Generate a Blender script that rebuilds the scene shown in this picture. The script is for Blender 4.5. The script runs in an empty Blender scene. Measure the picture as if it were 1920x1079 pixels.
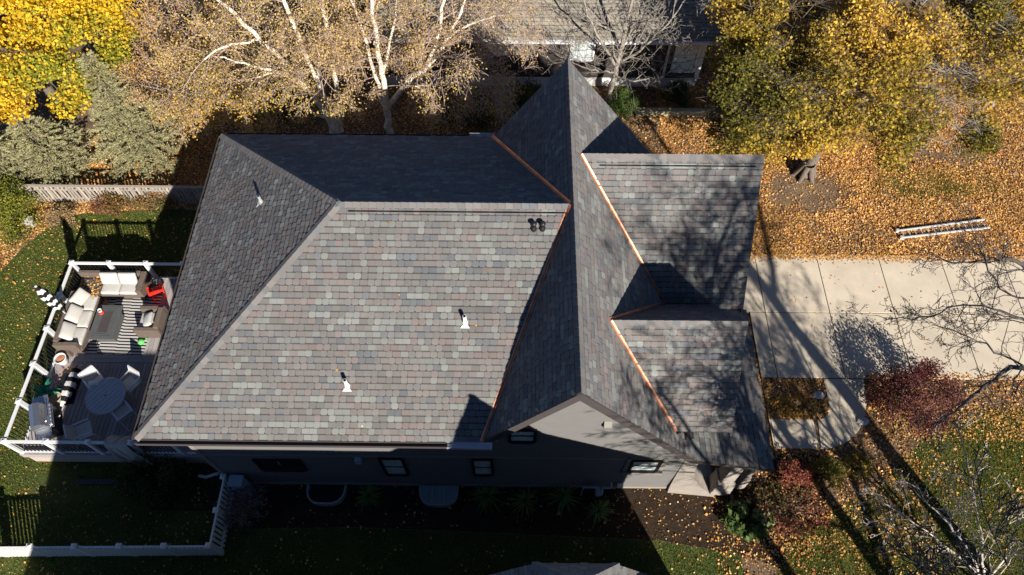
import bpy, math, random
import numpy as np
from mathutils import Matrix, Vector

# ---------------------------------------------------------------- camera, sky, sun, exposure
scn = bpy.context.scene
COL = scn.collection
random.seed(7)
RNG = np.random.default_rng(11)
R_ = math.radians
TILT, YAW, HCAM, FPX = R_(30.78), R_(0.62), 24.11, 1366.0
cam_d = bpy.data.cameras.new('camera')
cam = bpy.data.objects.new('camera', cam_d)
COL.objects.link(cam)
cam.location = (0, 0, HCAM)
cam.rotation_euler = (TILT, 0, YAW)
cam_d.sensor_width = 36
cam_d.lens = FPX / 1920 * 36
cam_d.clip_start = 0.5
cam_d.clip_end = 1500
scn.camera = cam

SUN_E, SUN_A = R_(28.5), R_(26.0)          # elevation, angle from south (-y) towards east (+x)
SUN = Vector((math.cos(SUN_E) * math.sin(SUN_A), -math.cos(SUN_E) * math.cos(SUN_A), math.sin(SUN_E)))
world = bpy.data.worlds.new('World')
scn.world = world
world.use_nodes = True
wn = world.node_tree
sky = wn.nodes.new('ShaderNodeTexSky')
sky.sky_type = 'NISHITA'
sky.sun_disc = False
sky.sun_elevation = SUN_E
sky.sun_rotation = math.pi - SUN_A
sky.air_density = 0.6
sky.dust_density = 0.1
sky.ozone_density = 5.0
bg = wn.nodes['Background']
bg.inputs['Strength'].default_value = 0.05
wn.links.new(sky.outputs[0], bg.inputs[0])
sun_d = bpy.data.lights.new('sun', 'SUN')
sun_d.energy = 5.0
sun_d.angle = R_(0.53)
sun_d.color = (1.0, 0.93, 0.83)
sun = bpy.data.objects.new('sun', sun_d)
COL.objects.link(sun)
sun.rotation_euler = SUN.to_track_quat('Z', 'Y').to_euler()
sun.location = (30, -50, 60)
vs = scn.view_settings
vs.view_transform = 'Standard'
vs.look = 'None'
vs.exposure = 1.05
vs.gamma = 1.0
vs.use_curve_mapping = False
scn.cycles.max_bounces = 6
scn.cycles.transparent_max_bounces = 6


# ---------------------------------------------------------------- helpers
_c, _s = math.cos(TILT), math.sin(TILT)
_RM = np.array([[math.cos(YAW), -math.sin(YAW), 0], [math.sin(YAW), math.cos(YAW), 0], [0, 0, 1]]) @ \
      np.array([[1, 0, 0], [0, _c, -_s], [0, _s, _c]])


def at(u, v, z=0.0):
    """survey point: where the photo's pixel (1920 wide) meets the level z"""
    d = _RM @ np.array([(u - 960) / FPX, (539.5 - v) / FPX, -1.0])
    t = (z - HCAM) / d[2]
    return Vector((d[0] * t, d[1] * t, z))


def aty(u, v, y):
    d = _RM @ np.array([(u - 960) / FPX, (539.5 - v) / FPX, -1.0])
    t = y / d[1]
    return Vector((d[0] * t, y, HCAM + d[2] * t))


MATS = {}


def mat(name, col, rough=0.8, var=0.15, scale=6.0, bump=0.0, bscale=40.0, attr=False, metal=0.0, objcol=False,
        spec=0.3, col2=None, stretch=None):
    m = bpy.data.materials.new(name)
    m.use_nodes = True
    nt = m.node_tree
    b = nt.nodes['Principled BSDF']
    b.inputs['Roughness'].default_value = rough
    b.inputs['Metallic'].default_value = metal
    b.inputs['Specular IOR Level'].default_value = spec
    tc = nt.nodes.new('ShaderNodeTexCoord')
    src = tc.outputs['Object']
    if stretch:
        mp = nt.nodes.new('ShaderNodeMapping')
        mp.inputs['Scale'].default_value = stretch
        nt.links.new(src, mp.inputs[0])
        src = mp.outputs[0]
    nz = nt.nodes.new('ShaderNodeTexNoise')
    nz.inputs['Scale'].default_value = scale
    nz.inputs['Detail'].default_value = 5
    nz.inputs['Roughness'].default_value = 0.65
    nt.links.new(src, nz.inputs['Vector'])
    rp = nt.nodes.new('ShaderNodeValToRGB')
    c = np.array(col[:3])
    c2 = np.array(col2[:3]) if col2 is not None else c * (1 + var)
    c1 = c * (1 - var) if col2 is None else c
    rp.color_ramp.elements[0].position = 0.3
    rp.color_ramp.elements[1].position = 0.7
    rp.color_ramp.elements[0].color = (*c1, 1)
    rp.color_ramp.elements[1].color = (*np.clip(c2, 0, 1), 1)
    nt.links.new(nz.outputs['Fac'], rp.inputs[0])
    out = rp.outputs[0]
    if attr:
        a = nt.nodes.new('ShaderNodeAttribute')
        a.attribute_name = 'Col'
        mx = nt.nodes.new('ShaderNodeMix')
        mx.data_type = 'RGBA'
        mx.blend_type = 'MULTIPLY'
        mx.inputs[0].default_value = 1
        nt.links.new(out, mx.inputs[6])
        nt.links.new(a.outputs['Color'], mx.inputs[7])
        out = mx.outputs[2]
    if objcol:
        oi = nt.nodes.new('ShaderNodeObjectInfo')
        mx = nt.nodes.new('ShaderNodeMix')
        mx.data_type = 'RGBA'
        mx.blend_type = 'MULTIPLY'
        mx.inputs[0].default_value = 1
        nt.links.new(out, mx.inputs[6])
        nt.links.new(oi.outputs['Color'], mx.inputs[7])
        out = mx.outputs[2]
    nt.links.new(out, b.inputs['Base Color'])
    if bump:
        n2 = nt.nodes.new('ShaderNodeTexNoise')
        n2.inputs['Scale'].default_value = bscale
        n2.inputs['Detail'].default_value = 4
        nt.links.new(src, n2.inputs['Vector'])
        bp = nt.nodes.new('ShaderNodeBump')
        bp.inputs['Strength'].default_value = bump
        bp.inputs['Distance'].default_value = 0.02
        nt.links.new(n2.outputs['Fac'], bp.inputs['Height'])
        nt.links.new(bp.outputs[0], b.inputs['Normal'])
    MATS[name] = m
    return m


def leafmat(name, trans=0.35, rough=0.6):
    m = bpy.data.materials.new(name)
    m.use_nodes = True
    nt = m.node_tree
    b = nt.nodes['Principled BSDF']
    b.inputs['Roughness'].default_value = rough
    b.inputs['Specular IOR Level'].default_value = 0.25
    a = nt.nodes.new('ShaderNodeAttribute')
    a.attribute_name = 'Col'
    nt.links.new(a.outputs['Color'], b.inputs['Base Color'])
    if trans:
        t = nt.nodes.new('ShaderNodeBsdfTranslucent')
        nt.links.new(a.outputs['Color'], t.inputs['Color'])
        mx = nt.nodes.new('ShaderNodeMixShader')
        mx.inputs[0].default_value = trans
        nt.links.new(b.outputs[0], mx.inputs[1])
        nt.links.new(t.outputs[0], mx.inputs[2])
        nt.links.new(mx.outputs[0], nt.nodes['Material Output'].inputs['Surface'])
    MATS[name] = m
    return m


def tag(o, label=None, cat=None, group=None, kind=None):
    if label: o['label'] = label
    if cat: o['category'] = cat
    if group: o['group'] = group
    if kind: o['kind'] = kind
    return o


def thing(name, label, cat, loc=(0, 0, 0), rz=0.0, group=None):
    o = bpy.data.objects.new(name, None)
    o.empty_display_size = 0.2
    COL.objects.link(o)
    o.location = loc
    o.rotation_euler = (0, 0, rz)
    return tag(o, label, cat, group)


def link(name, me, m, parent=None, local=False):
    o = bpy.data.objects.new(name, me)
    if m is not None and not me.materials:
        me.materials.append(MATS[m] if isinstance(m, str) else m)
    COL.objects.link(o)
    if parent is not None:
        o.parent = parent
        if not local and parent.type == 'EMPTY':
            o.matrix_parent_inverse = Matrix.Translation(-Vector(parent.location))
    return o


def np_mesh(name, V, F, cols=None, smooth=False):
    """V (N,3), F (M,k) one polygon size; cols per vertex"""
    V = np.ascontiguousarray(V, dtype=np.float32)
    F = np.ascontiguousarray(F, dtype=np.int32)
    me = bpy.data.meshes.new(name)
    me.vertices.add(len(V))
    me.vertices.foreach_set('co', V.ravel())
    k = F.shape[1]
    me.loops.add(F.size)
    me.loops.foreach_set('vertex_index', F.ravel())
    me.polygons.add(len(F))
    me.polygons.foreach_set('loop_start', np.arange(0, F.size, k, dtype=np.int32))
    if smooth:
        me.polygons.foreach_set('use_smooth', np.ones(len(F), dtype=bool))
    if cols is not None:
        a = me.color_attributes.new('Col', 'FLOAT_COLOR', 'POINT')
        c4 = np.ones((len(V), 4), dtype=np.float32)
        c4[:, :3] = cols
        a.data.foreach_set('color', c4.ravel())
    me.update(calc_edges=True)
    me.validate()
    return me


class MB:
    def __init__(s):
        s.v, s.f, s.c = [], [], []
        s.hascol = False

    def add(s, vs, fs, col=(1, 1, 1)):
        n = len(s.v)
        s.v += [tuple(map(float, p)) for p in vs]
        s.f += [tuple(i + n for i in f) for f in fs]
        s.c += [col] * len(vs)
        return s

    def box(s, x0, x1, y0, y1, z0, z1, col=(1, 1, 1)):
        return s.add([(x0, y0, z0), (x1, y0, z0), (x1, y1, z0), (x0, y1, z0), (x0, y0, z1), (x1, y0, z1), (x1, y1, z1), (x0, y1, z1)],
                     [(0, 3, 2, 1), (4, 5, 6, 7), (0, 1, 5, 4), (1, 2, 6, 5), (2, 3, 7, 6), (3, 0, 4, 7)], col)

    def bar(s, p0, p1, w, h, up=(0, 0, 1), col=(1, 1, 1)):
        """rectangular bar from p0 to p1, w across, h along up"""
        p0, p1 = Vector(p0), Vector(p1)
        d = (p1 - p0).normalized()
        side = d.cross(Vector(up))
        if side.length < 1e-5: side = d.cross(Vector((1, 0, 0)))
        side.normalize()
        u = side.cross(d).normalized()
        vs = []
        for p in (p0, p1):
            for a, b in ((-1, -1), (1, -1), (1, 1), (-1, 1)):
                vs.append(p + side * (a * w / 2) + u * (b * h / 2))
        return s.add(vs, [(0, 1, 2, 3), (7, 6, 5, 4), (0, 4, 5, 1), (1, 5, 6, 2), (2, 6, 7, 3), (3, 7, 4, 0)], col)

    def prism(s, pts, z0, z1, col=(1, 1, 1)):
        n = len(pts)
        vs = [(x, y, z0) for x, y in pts] + [(x, y, z1) for x, y in pts]
        fs = [tuple(range(n))[::-1], tuple(range(n, 2 * n))] + [(i, (i + 1) % n, n + (i + 1) % n, n + i) for i in range(n)]
        return s.add(vs, fs, col)

    def slab(s, pts, off, col=(1, 1, 1)):
        """3-D polygon thickened by the vector off"""
        n = len(pts)
        off = Vector(off)
        vs = [Vector(p) for p in pts] + [Vector(p) + off for p in pts]
        fs = [tuple(range(n)), tuple(range(2 * n - 1, n - 1, -1))] + [(i, n + i, n + (i + 1) % n, (i + 1) % n) for i in range(n)]
        return s.add(vs, fs, col)

    def lathe(s, prof, cx=0, cy=0, n=16, col=(1, 1, 1), cap=True):
        vs = []
        for r, z in prof:
            for i in range(n):
                a = 2 * math.pi * i / n
                vs.append((cx + r * math.cos(a), cy + r * math.sin(a), z))
        fs = []
        for j in range(len(prof) - 1):
            for i in range(n):
                fs.append((j * n + i, j * n + (i + 1) % n, (j + 1) * n + (i + 1) % n, (j + 1) * n + i))
        if cap:
            fs.append(tuple(range(n))[::-1])
            fs.append(tuple(range((len(prof) - 1) * n, len(prof) * n)))
        return s.add(vs, fs, col)

    def tube(s, path, r, n=8, col=(1, 1, 1)):
        path = [Vector(p) for p in path]
        rs = r if isinstance(r, (list, tuple)) else [r] * len(path)
        vs, fs = [], []
        for i, p in enumerate(path):
            d = (path[min(i + 1, len(path) - 1)] - path[max(i - 1, 0)]).normalized()
            a = d.cross(Vector((0.13, 0.21, 0.97)))
            if a.length < 0.05: a = d.cross(Vector((1, 0, 0)))
            a.normalize()
            b = d.cross(a)
            for k in range(n):
                t = 2 * math.pi * k / n
                vs.append(p + (a * math.cos(t) + b * math.sin(t)) * rs[i])
        for i in range(len(path) - 1):
            for k in range(n):
                fs.append((i * n + k, i * n + (k + 1) % n, (i + 1) * n + (k + 1) % n, (i + 1) * n + k))
        fs.append(tuple(range(n)))
        fs.append(tuple(range((len(path) - 1) * n, len(path) * n))[::-1])
        return s.add(vs, fs, col)

    def mesh(s, name, smooth=False, cols=False):
        me = bpy.data.meshes.new(name)
        me.from_pydata(s.v, [], s.f)
        if cols:
            a = me.color_attributes.new('Col', 'FLOAT_COLOR', 'POINT')
            a.data.foreach_set('color', np.array([(*c, 1) for c in s.c], dtype=np.float32).ravel())
        if smooth:
            me.polygons.foreach_set('use_smooth', [True] * len(me.polygons))
        me.update()
        return me

    def build(s, name, m, parent=None, local=False, smooth=False, cols=False, bevel=0):
        o = link(name, s.mesh(name, smooth, cols), m, parent, local)
        if bevel:
            md = o.modifiers.new('bevel', 'BEVEL')
            md.width = bevel
            md.segments = 2
            md.limit_method = 'ANGLE'
        return o


def copy_tree(o, parent=None):
    c = o.copy()
    COL.objects.link(c)
    c.parent = parent
    for ch in list(o.children):
        copy_tree(ch, c)
    return c


# ---------------------------------------------------------------- materials
mat('shingle', (1, 1, 1), rough=0.92, var=0.13, scale=90, bump=0.35, bscale=220, attr=True, objcol=True, spec=0.15)
mat('roof_felt', (0.035, 0.033, 0.032), rough=0.95)
mat('copper', (0.52, 0.25, 0.155), rough=0.42, metal=0.62, var=0.35, scale=2.5)
mat('siding', (0.130, 0.127, 0.125), rough=0.75, var=0.04, scale=3, bump=0.05)
mat('siding_dark', (0.042, 0.035, 0.034), rough=0.8, var=0.08)
mat('trim_dark', (0.055, 0.047, 0.047), rough=0.55, var=0.08)
mat('trim_taupe', (0.19, 0.175, 0.16), rough=0.6, var=0.05)
mat('gutter_metal', (0.62, 0.63, 0.65), rough=0.4, metal=0.6, var=0.08)
mat('frame_black', (0.012, 0.012, 0.013), rough=0.45)
mat('pane', (0.50, 0.58, 0.58), rough=0.2, var=0.25, scale=3, spec=0.6)
mat('pane_dark', (0.015, 0.018, 0.02), rough=0.06, var=0.2, spec=0.6)
mat('stucco', (0.235, 0.21, 0.185), rough=0.9, var=0.07, scale=3, bump=0.15)
mat('stone', (0.265, 0.235, 0.205), rough=0.85, var=0.18, scale=7, bump=0.3, bscale=30)
mat('concrete', (0.50, 0.435, 0.34), rough=0.9, var=0.15, scale=0.55, bump=0.1, bscale=90)
mat('concrete_old', (0.36, 0.34, 0.31), rough=0.9, var=0.1, scale=2, bump=0.1)
mat('white', (0.58, 0.59, 0.60), rough=0.45, var=0.03)
mat('white_pvc', (0.62, 0.615, 0.60), rough=0.35, var=0.04)
mat('decking', (0.275, 0.255, 0.255), rough=0.75, var=0.16, scale=4, stretch=(14, 1.2, 4), objcol=True)
mat('skirt', (0.36, 0.30, 0.26), rough=0.8, var=0.06, scale=4)
mat('black_metal', (0.012, 0.012, 0.014), rough=0.4)
mat('wicker', (0.12, 0.092, 0.075), rough=0.8, var=0.4, scale=28, bump=0.7, bscale=70, stretch=(1, 1, 3))
mat('cushion', (0.40, 0.39, 0.365), rough=0.95, var=0.05, scale=6, bump=0.15, bscale=14)
mat('table_gray', (0.075, 0.08, 0.082), rough=0.55, var=0.1)
mat('slat_gray', (0.33, 0.355, 0.38), rough=0.55, var=0.08, scale=5)
mat('sling', (0.48, 0.46, 0.44), rough=0.8, var=0.06)
mat('alu', (0.55, 0.56, 0.57), rough=0.42, metal=0.3, var=0.05)
mat('steel', (0.55, 0.56, 0.58), rough=0.27, metal=0.9, var=0.05)
mat('red_plastic', (0.72, 0.035, 0.018), rough=0.35, var=0.05)
mat('green_plastic', (0.10, 0.42, 0.10), rough=0.4, var=0.05)
mat('terracotta', (0.38, 0.17, 0.09), rough=0.85)
mat('planter_tan', (0.33, 0.26, 0.19), rough=0.8)
mat('navy_black', (0.01, 0.011, 0.014), rough=0.9)
mat('fabric_white', (0.55, 0.54, 0.52), rough=0.95, bump=0.1)
mat('tarp', (0.33, 0.31, 0.29), rough=0.8, var=0.12, scale=5, bump=0.2, bscale=10)
mat('fence_wood', (0.29, 0.255, 0.215), rough=0.9, var=0.25, scale=5, stretch=(5, 5, 1), objcol=True)
mat('timber', (0.37, 0.33, 0.2), rough=0.9, var=0.2, scale=3)
mat('rock', (0.45, 0.42, 0.40), rough=0.9, var=0.2, scale=6, bump=0.5, bscale=12)
mat('bark', (0.13, 0.105, 0.085), rough=0.95, var=0.35, scale=14, bump=0.7, bscale=22, stretch=(2, 2, 0.5))
mat('bark_gray', (0.24, 0.215, 0.185), rough=0.95, var=0.25, scale=9, bump=0.4, bscale=22)
mat('bark_pale', (0.50, 0.445, 0.39), rough=0.95, var=0.2, scale=9)
mat('bark_dark', (0.085, 0.075, 0.07), rough=0.95, var=0.35, scale=6)
mat('birch_bark', (0.42, 0.34, 0.26), col2=(0.84, 0.77, 0.67), rough=0.8, scale=5, bump=0.35, bscale=16, stretch=(1, 1, 1.8))
mat('twig', (0.36, 0.27, 0.225), rough=0.95, var=0.2, scale=4)
mat('meter_blue', (0.26, 0.32, 0.38), rough=0.5)
mat('well_steel', (0.35, 0.38, 0.4), rough=0.5, metal=0.3)
mat('well_cover', (0.18, 0.24, 0.27), rough=0.25, var=0.1)
mat('edging', (0.03, 0.035, 0.045), rough=0.7)
leafmat('leaf', 0.35)
leafmat('litter', 0.12, 0.75)
leafmat('needle', 0.15, 0.6)
leafmat('blade', 0.3, 0.6)


def banded(name, ca, cb, period, duty, axis='Y', off=0.0, jitter=None):
    m = bpy.data.materials.new(name)
    m.use_nodes = True
    nt = m.node_tree
    b = nt.nodes['Principled BSDF']
    b.inputs['Roughness'].default_value = 0.9
    b.inputs['Specular IOR Level'].default_value = 0.1
    tc = nt.nodes.new('ShaderNodeTexCoord')
    sp = nt.nodes.new('ShaderNodeSeparateXYZ')
    nt.links.new(tc.outputs['Object'], sp.inputs[0])

    def mth(op, a, bb):
        n = nt.nodes.new('ShaderNodeMath')
        n.operation = op
        for i, x in enumerate((a, bb)):
            if isinstance(x, (int, float)): n.inputs[i].default_value = x
            else: nt.links.new(x, n.inputs[i])
        return n.outputs[0]
    val = mth('ADD', sp.outputs[axis], off)
    if jitter:                                  # the woven stripes step from one panel of the rug to the next
        q = mth('FLOOR', mth('DIVIDE', sp.outputs['X'], jitter), 0)
        val = mth('ADD', val, mth('MULTIPLY', mth('SINE', mth('MULTIPLY', q, 2.7), 0), 0.035))
    fr = mth('FRACT', mth('DIVIDE', val, period), 0)
    st = mth('GREATER_THAN', fr, duty)
    mx = nt.nodes.new('ShaderNodeMix')
    mx.data_type = 'RGBA'
    mx.inputs[6].default_value = (*ca, 1)
    mx.inputs[7].default_value = (*cb, 1)
    nt.links.new(st, mx.inputs[0])
    nt.links.new(mx.outputs[2], b.inputs['Base Color'])
    MATS[name] = m


banded('rug_stripes', (0.015, 0.018, 0.03), (0.44, 0.425, 0.40), 0.122, 0.46, 'Y', 0.0, 0.62)
banded('awning_stripes', (0.012, 0.012, 0.015), (0.55, 0.54, 0.52), 0.34, 0.5, 'Z')


def ground_mat(name, stops, scale, fine=8.0):
    m = bpy.data.materials.new(name)
    m.use_nodes = True
    nt = m.node_tree
    b = nt.nodes['Principled BSDF']
    b.inputs['Roughness'].default_value = 0.95
    b.inputs['Specular IOR Level'].default_value = 0.1
    tc = nt.nodes.new('ShaderNodeTexCoord')
    n1 = nt.nodes.new('ShaderNodeTexNoise')
    n1.inputs['Scale'].default_value = scale
    n1.inputs['Detail'].default_value = 8
    n1.inputs['Roughness'].default_value = 0.7
    nt.links.new(tc.outputs['Object'], n1.inputs['Vector'])
    rp = nt.nodes.new('ShaderNodeValToRGB')
    el = rp.color_ramp.elements
    while len(el) < len(stops): el.new(0.5)
    for e, (p, c) in zip(el, stops):
        e.position = p
        e.color = (*c, 1)
    nt.links.new(n1.outputs['Fac'], rp.inputs[0])
    n2 = nt.nodes.new('ShaderNodeTexNoise')
    n2.inputs['Scale'].default_value = fine
    n2.inputs['Detail'].default_value = 6
    nt.links.new(tc.outputs['Object'], n2.inputs['Vector'])
    mr = nt.nodes.new('ShaderNodeMapRange')
    mr.inputs[1].default_value = 0.3
    mr.inputs[2].default_value = 0.7
    mr.inputs[3].default_value = 0.6
    mr.inputs[4].default_value = 1.35
    nt.links.new(n2.outputs['Fac'], mr.inputs[0])
    mx = nt.nodes.new('ShaderNodeMix')
    mx.data_type = 'RGBA'
    mx.blend_type = 'MULTIPLY'
    mx.inputs[0].default_value = 1
    nt.links.new(rp.outputs[0], mx.inputs[6])
    nt.links.new(mr.outputs[0], mx.inputs[7])
    nt.links.new(mx.outputs[2], b.inputs['Base Color'])
    bp = nt.nodes.new('ShaderNodeBump')
    bp.inputs['Strength'].default_value = 0.6
    bp.inputs['Distance'].default_value = 0.03
    nt.links.new(n2.outputs['Fac'], bp.inputs['Height'])
    nt.links.new(bp.outputs[0], b.inputs['Normal'])
    MATS[name] = m


ground_mat('soil', [(0.3, (0.075, 0.052, 0.035)), (0.5, (0.14, 0.098, 0.065)), (0.7, (0.20, 0.145, 0.09))], 0.9, 14)
ground_mat('mulch', [(0.3, (0.018, 0.012, 0.009)), (0.7, (0.045, 0.03, 0.02))], 3, 20)
ground_mat('turf', [(0.3, (0.03, 0.044, 0.012)), (0.55, (0.055, 0.072, 0.02)), (0.75, (0.10, 0.088, 0.032))], 0.8, 22)

# ---------------------------------------------------------------- ground, lawns, driveway, walk


def sheet(name, pts, z, m, parent=None):
    me = bpy.data.meshes.new(name)
    me.from_pydata([(x, y, z) for x, y in pts], [], [tuple(range(len(pts)))])
    o = link(name, me, m, parent)
    if parent is None: o['kind'] = 'structure'
    return o


G = 500
sheet('ground', [(-G, -G), (G, -G), (G, G), (-G, G)], 0.0, 'soil')
LAWN_W = [tuple(at(u, v)[:2]) for u, v in ((-260, 760), (-120, 600), (0, 512), (40, 468), (90, 428), (150, 402), (240, 396), (340, 392), (400, 400), (470, 420))] + \
         [(-10.0, 16.6), (-9.6, 7.0), (-9.6, 5.75), (-11.8, 5.75), (-12.8, 6.9), (-16, 7.0), (-16, 3.0), (-40, 3.0)]
LAWN_W = [(-40, 12.0)] + LAWN_W[1:]
sheet('lawn', LAWN_W, 0.004, 'turf')
LAWN_S = [(-40, -40), (7.2, -40), (7.2, 4.6), (4.6, 5.0), (0, 5.15), (-5, 5.3), (-9.1, 5.2), (-9.6, 5.74), (-11.8, 5.74), (-12.8, 6.9), (-15.98, 6.98), (-15.98, 2.98), (-40, 2.98)]
sheet('lawn', LAWN_S, 0.005, 'turf')
LAWN_E = [(8.2, -40), (45, -40), (45, 9.6), (16.6, 9.6), (14.6, 8.9), (13.0, 7.6), (11.4, 6.4), (10.2, 6.1), (9.0, 5.2), (8.2, 4.0)]
sheet('lawn', LAWN_E, 0.006, 'turf')
BED_S = [(-9.5, 6.72), (-9.1, 5.22), (-5, 5.32), (0, 5.17), (4.6, 5.02), (7.2, 4.62), (8.4, 4.2), (9.0, 5.25), (10.2, 6.15), (10.4, 7.9), (8.4, 7.9), (8.4, 6.95), (5.0, 6.95), (5.0, 6.72)]
sheet('garden_bed', BED_S, 0.008, 'mulch')
BED_W = [(-12.8, 6.92), (-11.8, 5.77), (-9.62, 5.77), (-9.4, 7.3), (-12.8, 7.3)]
sheet('garden_bed', BED_W, 0.009, 'mulch')

# driveway: every slab is a piece, joints recessed
drive = tag(bpy.data.objects.new('driveway', None), kind='structure')
COL.objects.link(drive)
JX = [6.2, 6.98, 9.41, 11.84, 14.27, 16.7, 19.13, 21.56, 23.99, 26.4, 28.8, 31.2, 33.6]
for a, b in zip(JX[:-1], JX[1:]):
    for y0, y1 in ((10.69, 13.37), (13.37, 16.01)):
        g = 0.012
        MB().box(a + g, b - g, y0 + g, y1 - g, -0.1, 0.03 + random.uniform(-.003, .003)).build('slab', 'concrete', drive, bevel=0.012)
sheet('driveway_joint', [(6.2, 10.7), (33.6, 10.7), (33.6, 16.0), (6.2, 16.0)], 0.011, 'mulch', drive)
# front walk curving from the driveway to the porch
walk = tag(bpy.data.objects.new('front_walk', None), kind='structure')
COL.objects.link(walk)


def arc(cx, cy, rx, ry, a0, a1, n):
    return [(cx + rx * math.cos(R_(a0 + (a1 - a0) * i / n)), cy + ry * math.sin(R_(a0 + (a1 - a0) * i / n))) for i in range(n + 1)]


outer = [(12.46, 10.66)] + arc(10.42, 10.3, 2.0, 2.22, 0, -90, 14)
inner = [(11.06, 10.66)] + arc(10.52, 9.75, 0.52, 0.62, 0, -90, 14)
for i0, i1 in ((0, 4), (4, 11), (11, 15)):
    po, pi = outer[i0:i1 + 1], inner[i0:i1 + 1]
    MB().prism(pi + po[::-1], -0.1, 0.03).build('slab', 'concrete', walk, bevel=0.01)
for a, b in ((8.9, 10.36), (7.3, 8.88)):
    MB().box(a, b, 8.08, 9.13, -0.1, 0.028).build('slab', 'concrete', walk, bevel=0.01)
# street-side path in the far corner
st = sheet('pavement', [tuple(at(u, v)[:2]) for u, v in ((1888, 150), (1960, 60), (2300, 60), (2300, 420), (1960, 300), (1920, 232), (1905, 205))], 0.02, 'concrete_old')

# ---------------------------------------------------------------- roof building
PAL = np.array([(0.149, 0.137, 0.133), (0.143, 0.136, 0.132), (0.133, 0.129, 0.128), (0.180, 0.189, 0.180), (0.162, 0.168, 0.162), (0.117, 0.122, 0.131), (0.159, 0.135, 0.130)])
PALW = np.array([.22, .24, .15, .12, .09, .10, .08])
EXPO = 0.167


def shade_pick(prev=None):
    if prev is not None and random.random() < 0.30:
        c = prev * random.uniform(0.94, 1.06)
    else:
        c = PAL[np.searchsorted(np.cumsum(PALW), random.random() * 0.999)] * random.uniform(0.9, 1.1)
    return c


def tab_geom(w0, w1, kind, bl=0, br=0, tl=0, tr=0, e=EXPO):
    """one shingle tab in (u, v, n); returns verts, faces, shade factors. bl.. let the ends follow a slanted hip or valley"""
    g = 0.0016
    ext = 0.010 if kind else 0.0
    hb, ht = (0.027, 0.006) if kind else (0.015, 0.004)
    ch = 0.032 if kind else 0.0
    vd = e * (0.87 if kind else 0.80)
    f = vd / e
    L0, R0 = w0 + g + bl, w1 - g + br
    L1, R1 = w0 + g + tl, w1 - g + tr
    Lm, Rm = L0 + (L1 - L0) * f, R0 + (R1 - R0) * f
    hm = hb + (ht - hb) * f
    if kind:
        ct = .030
        hs_ = hb + (ht - hb) * (vd - ct) / e
        top = [(L0 + ch, -ext, hb), (R0 - ch, -ext, hb), (R0, ch - ext, hb), (Rm, vd - ct, hs_), (Rm - ct, vd, hm), (Lm + ct, vd, hm), (Lm, vd - ct, hs_), (L0, ch - ext, hb)]
        V = top + [(x, y, 0) for x, y, _ in (top[7], top[0], top[1], top[2])] + [(R0, e * .6, .003), (R1, e, .003), (L1, e, .003), (L0, e * .6, .003)]
        F = [(0, 1, 2, 3, 4, 5, 6, 7), (8, 9, 0, 7), (9, 10, 1, 0), (10, 11, 2, 1), (12, 13, 14, 15)]
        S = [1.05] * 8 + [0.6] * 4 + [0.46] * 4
    else:
        V = [(L0, 0, hb), (R0, 0, hb), (Rm, vd, hm), (Lm, vd, hm), (L0, 0, 0), (R0, 0, 0), (Rm, vd, hm), (Lm, vd, hm), (R1, e, ht), (L1, e, ht)]
        F = [(0, 1, 2, 3), (4, 5, 1, 0), (6, 8, 9, 7)]
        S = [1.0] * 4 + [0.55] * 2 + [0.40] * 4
    return V, F, S


_tabmesh = {}
TABW = (0.200, 0.182)


def shared_tab(kind):
    if kind not in _tabmesh:
        V, F, S = tab_geom(0, TABW[kind], kind)
        mb = MB()
        mb.add(V, F)
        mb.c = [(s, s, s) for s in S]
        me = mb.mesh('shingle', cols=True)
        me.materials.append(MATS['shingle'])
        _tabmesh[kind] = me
    return _tabmesh[kind]


def span(poly, v):
    lo, hi = 1e9, -1e9
    n = len(poly)
    for i in range(n):
        (u0, v0), (u1, v1) = poly[i], poly[(i + 1) % n]
        if abs(v1 - v0) < 1e-9:
            if abs(v - v0) < 1e-6:
                lo, hi = min(lo, u0, u1), max(hi, u0, u1)
            continue
        t = (v - v0) / (v1 - v0)
        if -1e-6 <= t <= 1 + 1e-6:
            u = u0 + (u1 - u0) * t
            lo, hi = min(lo, u), max(hi, u)
    return lo, hi


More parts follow.
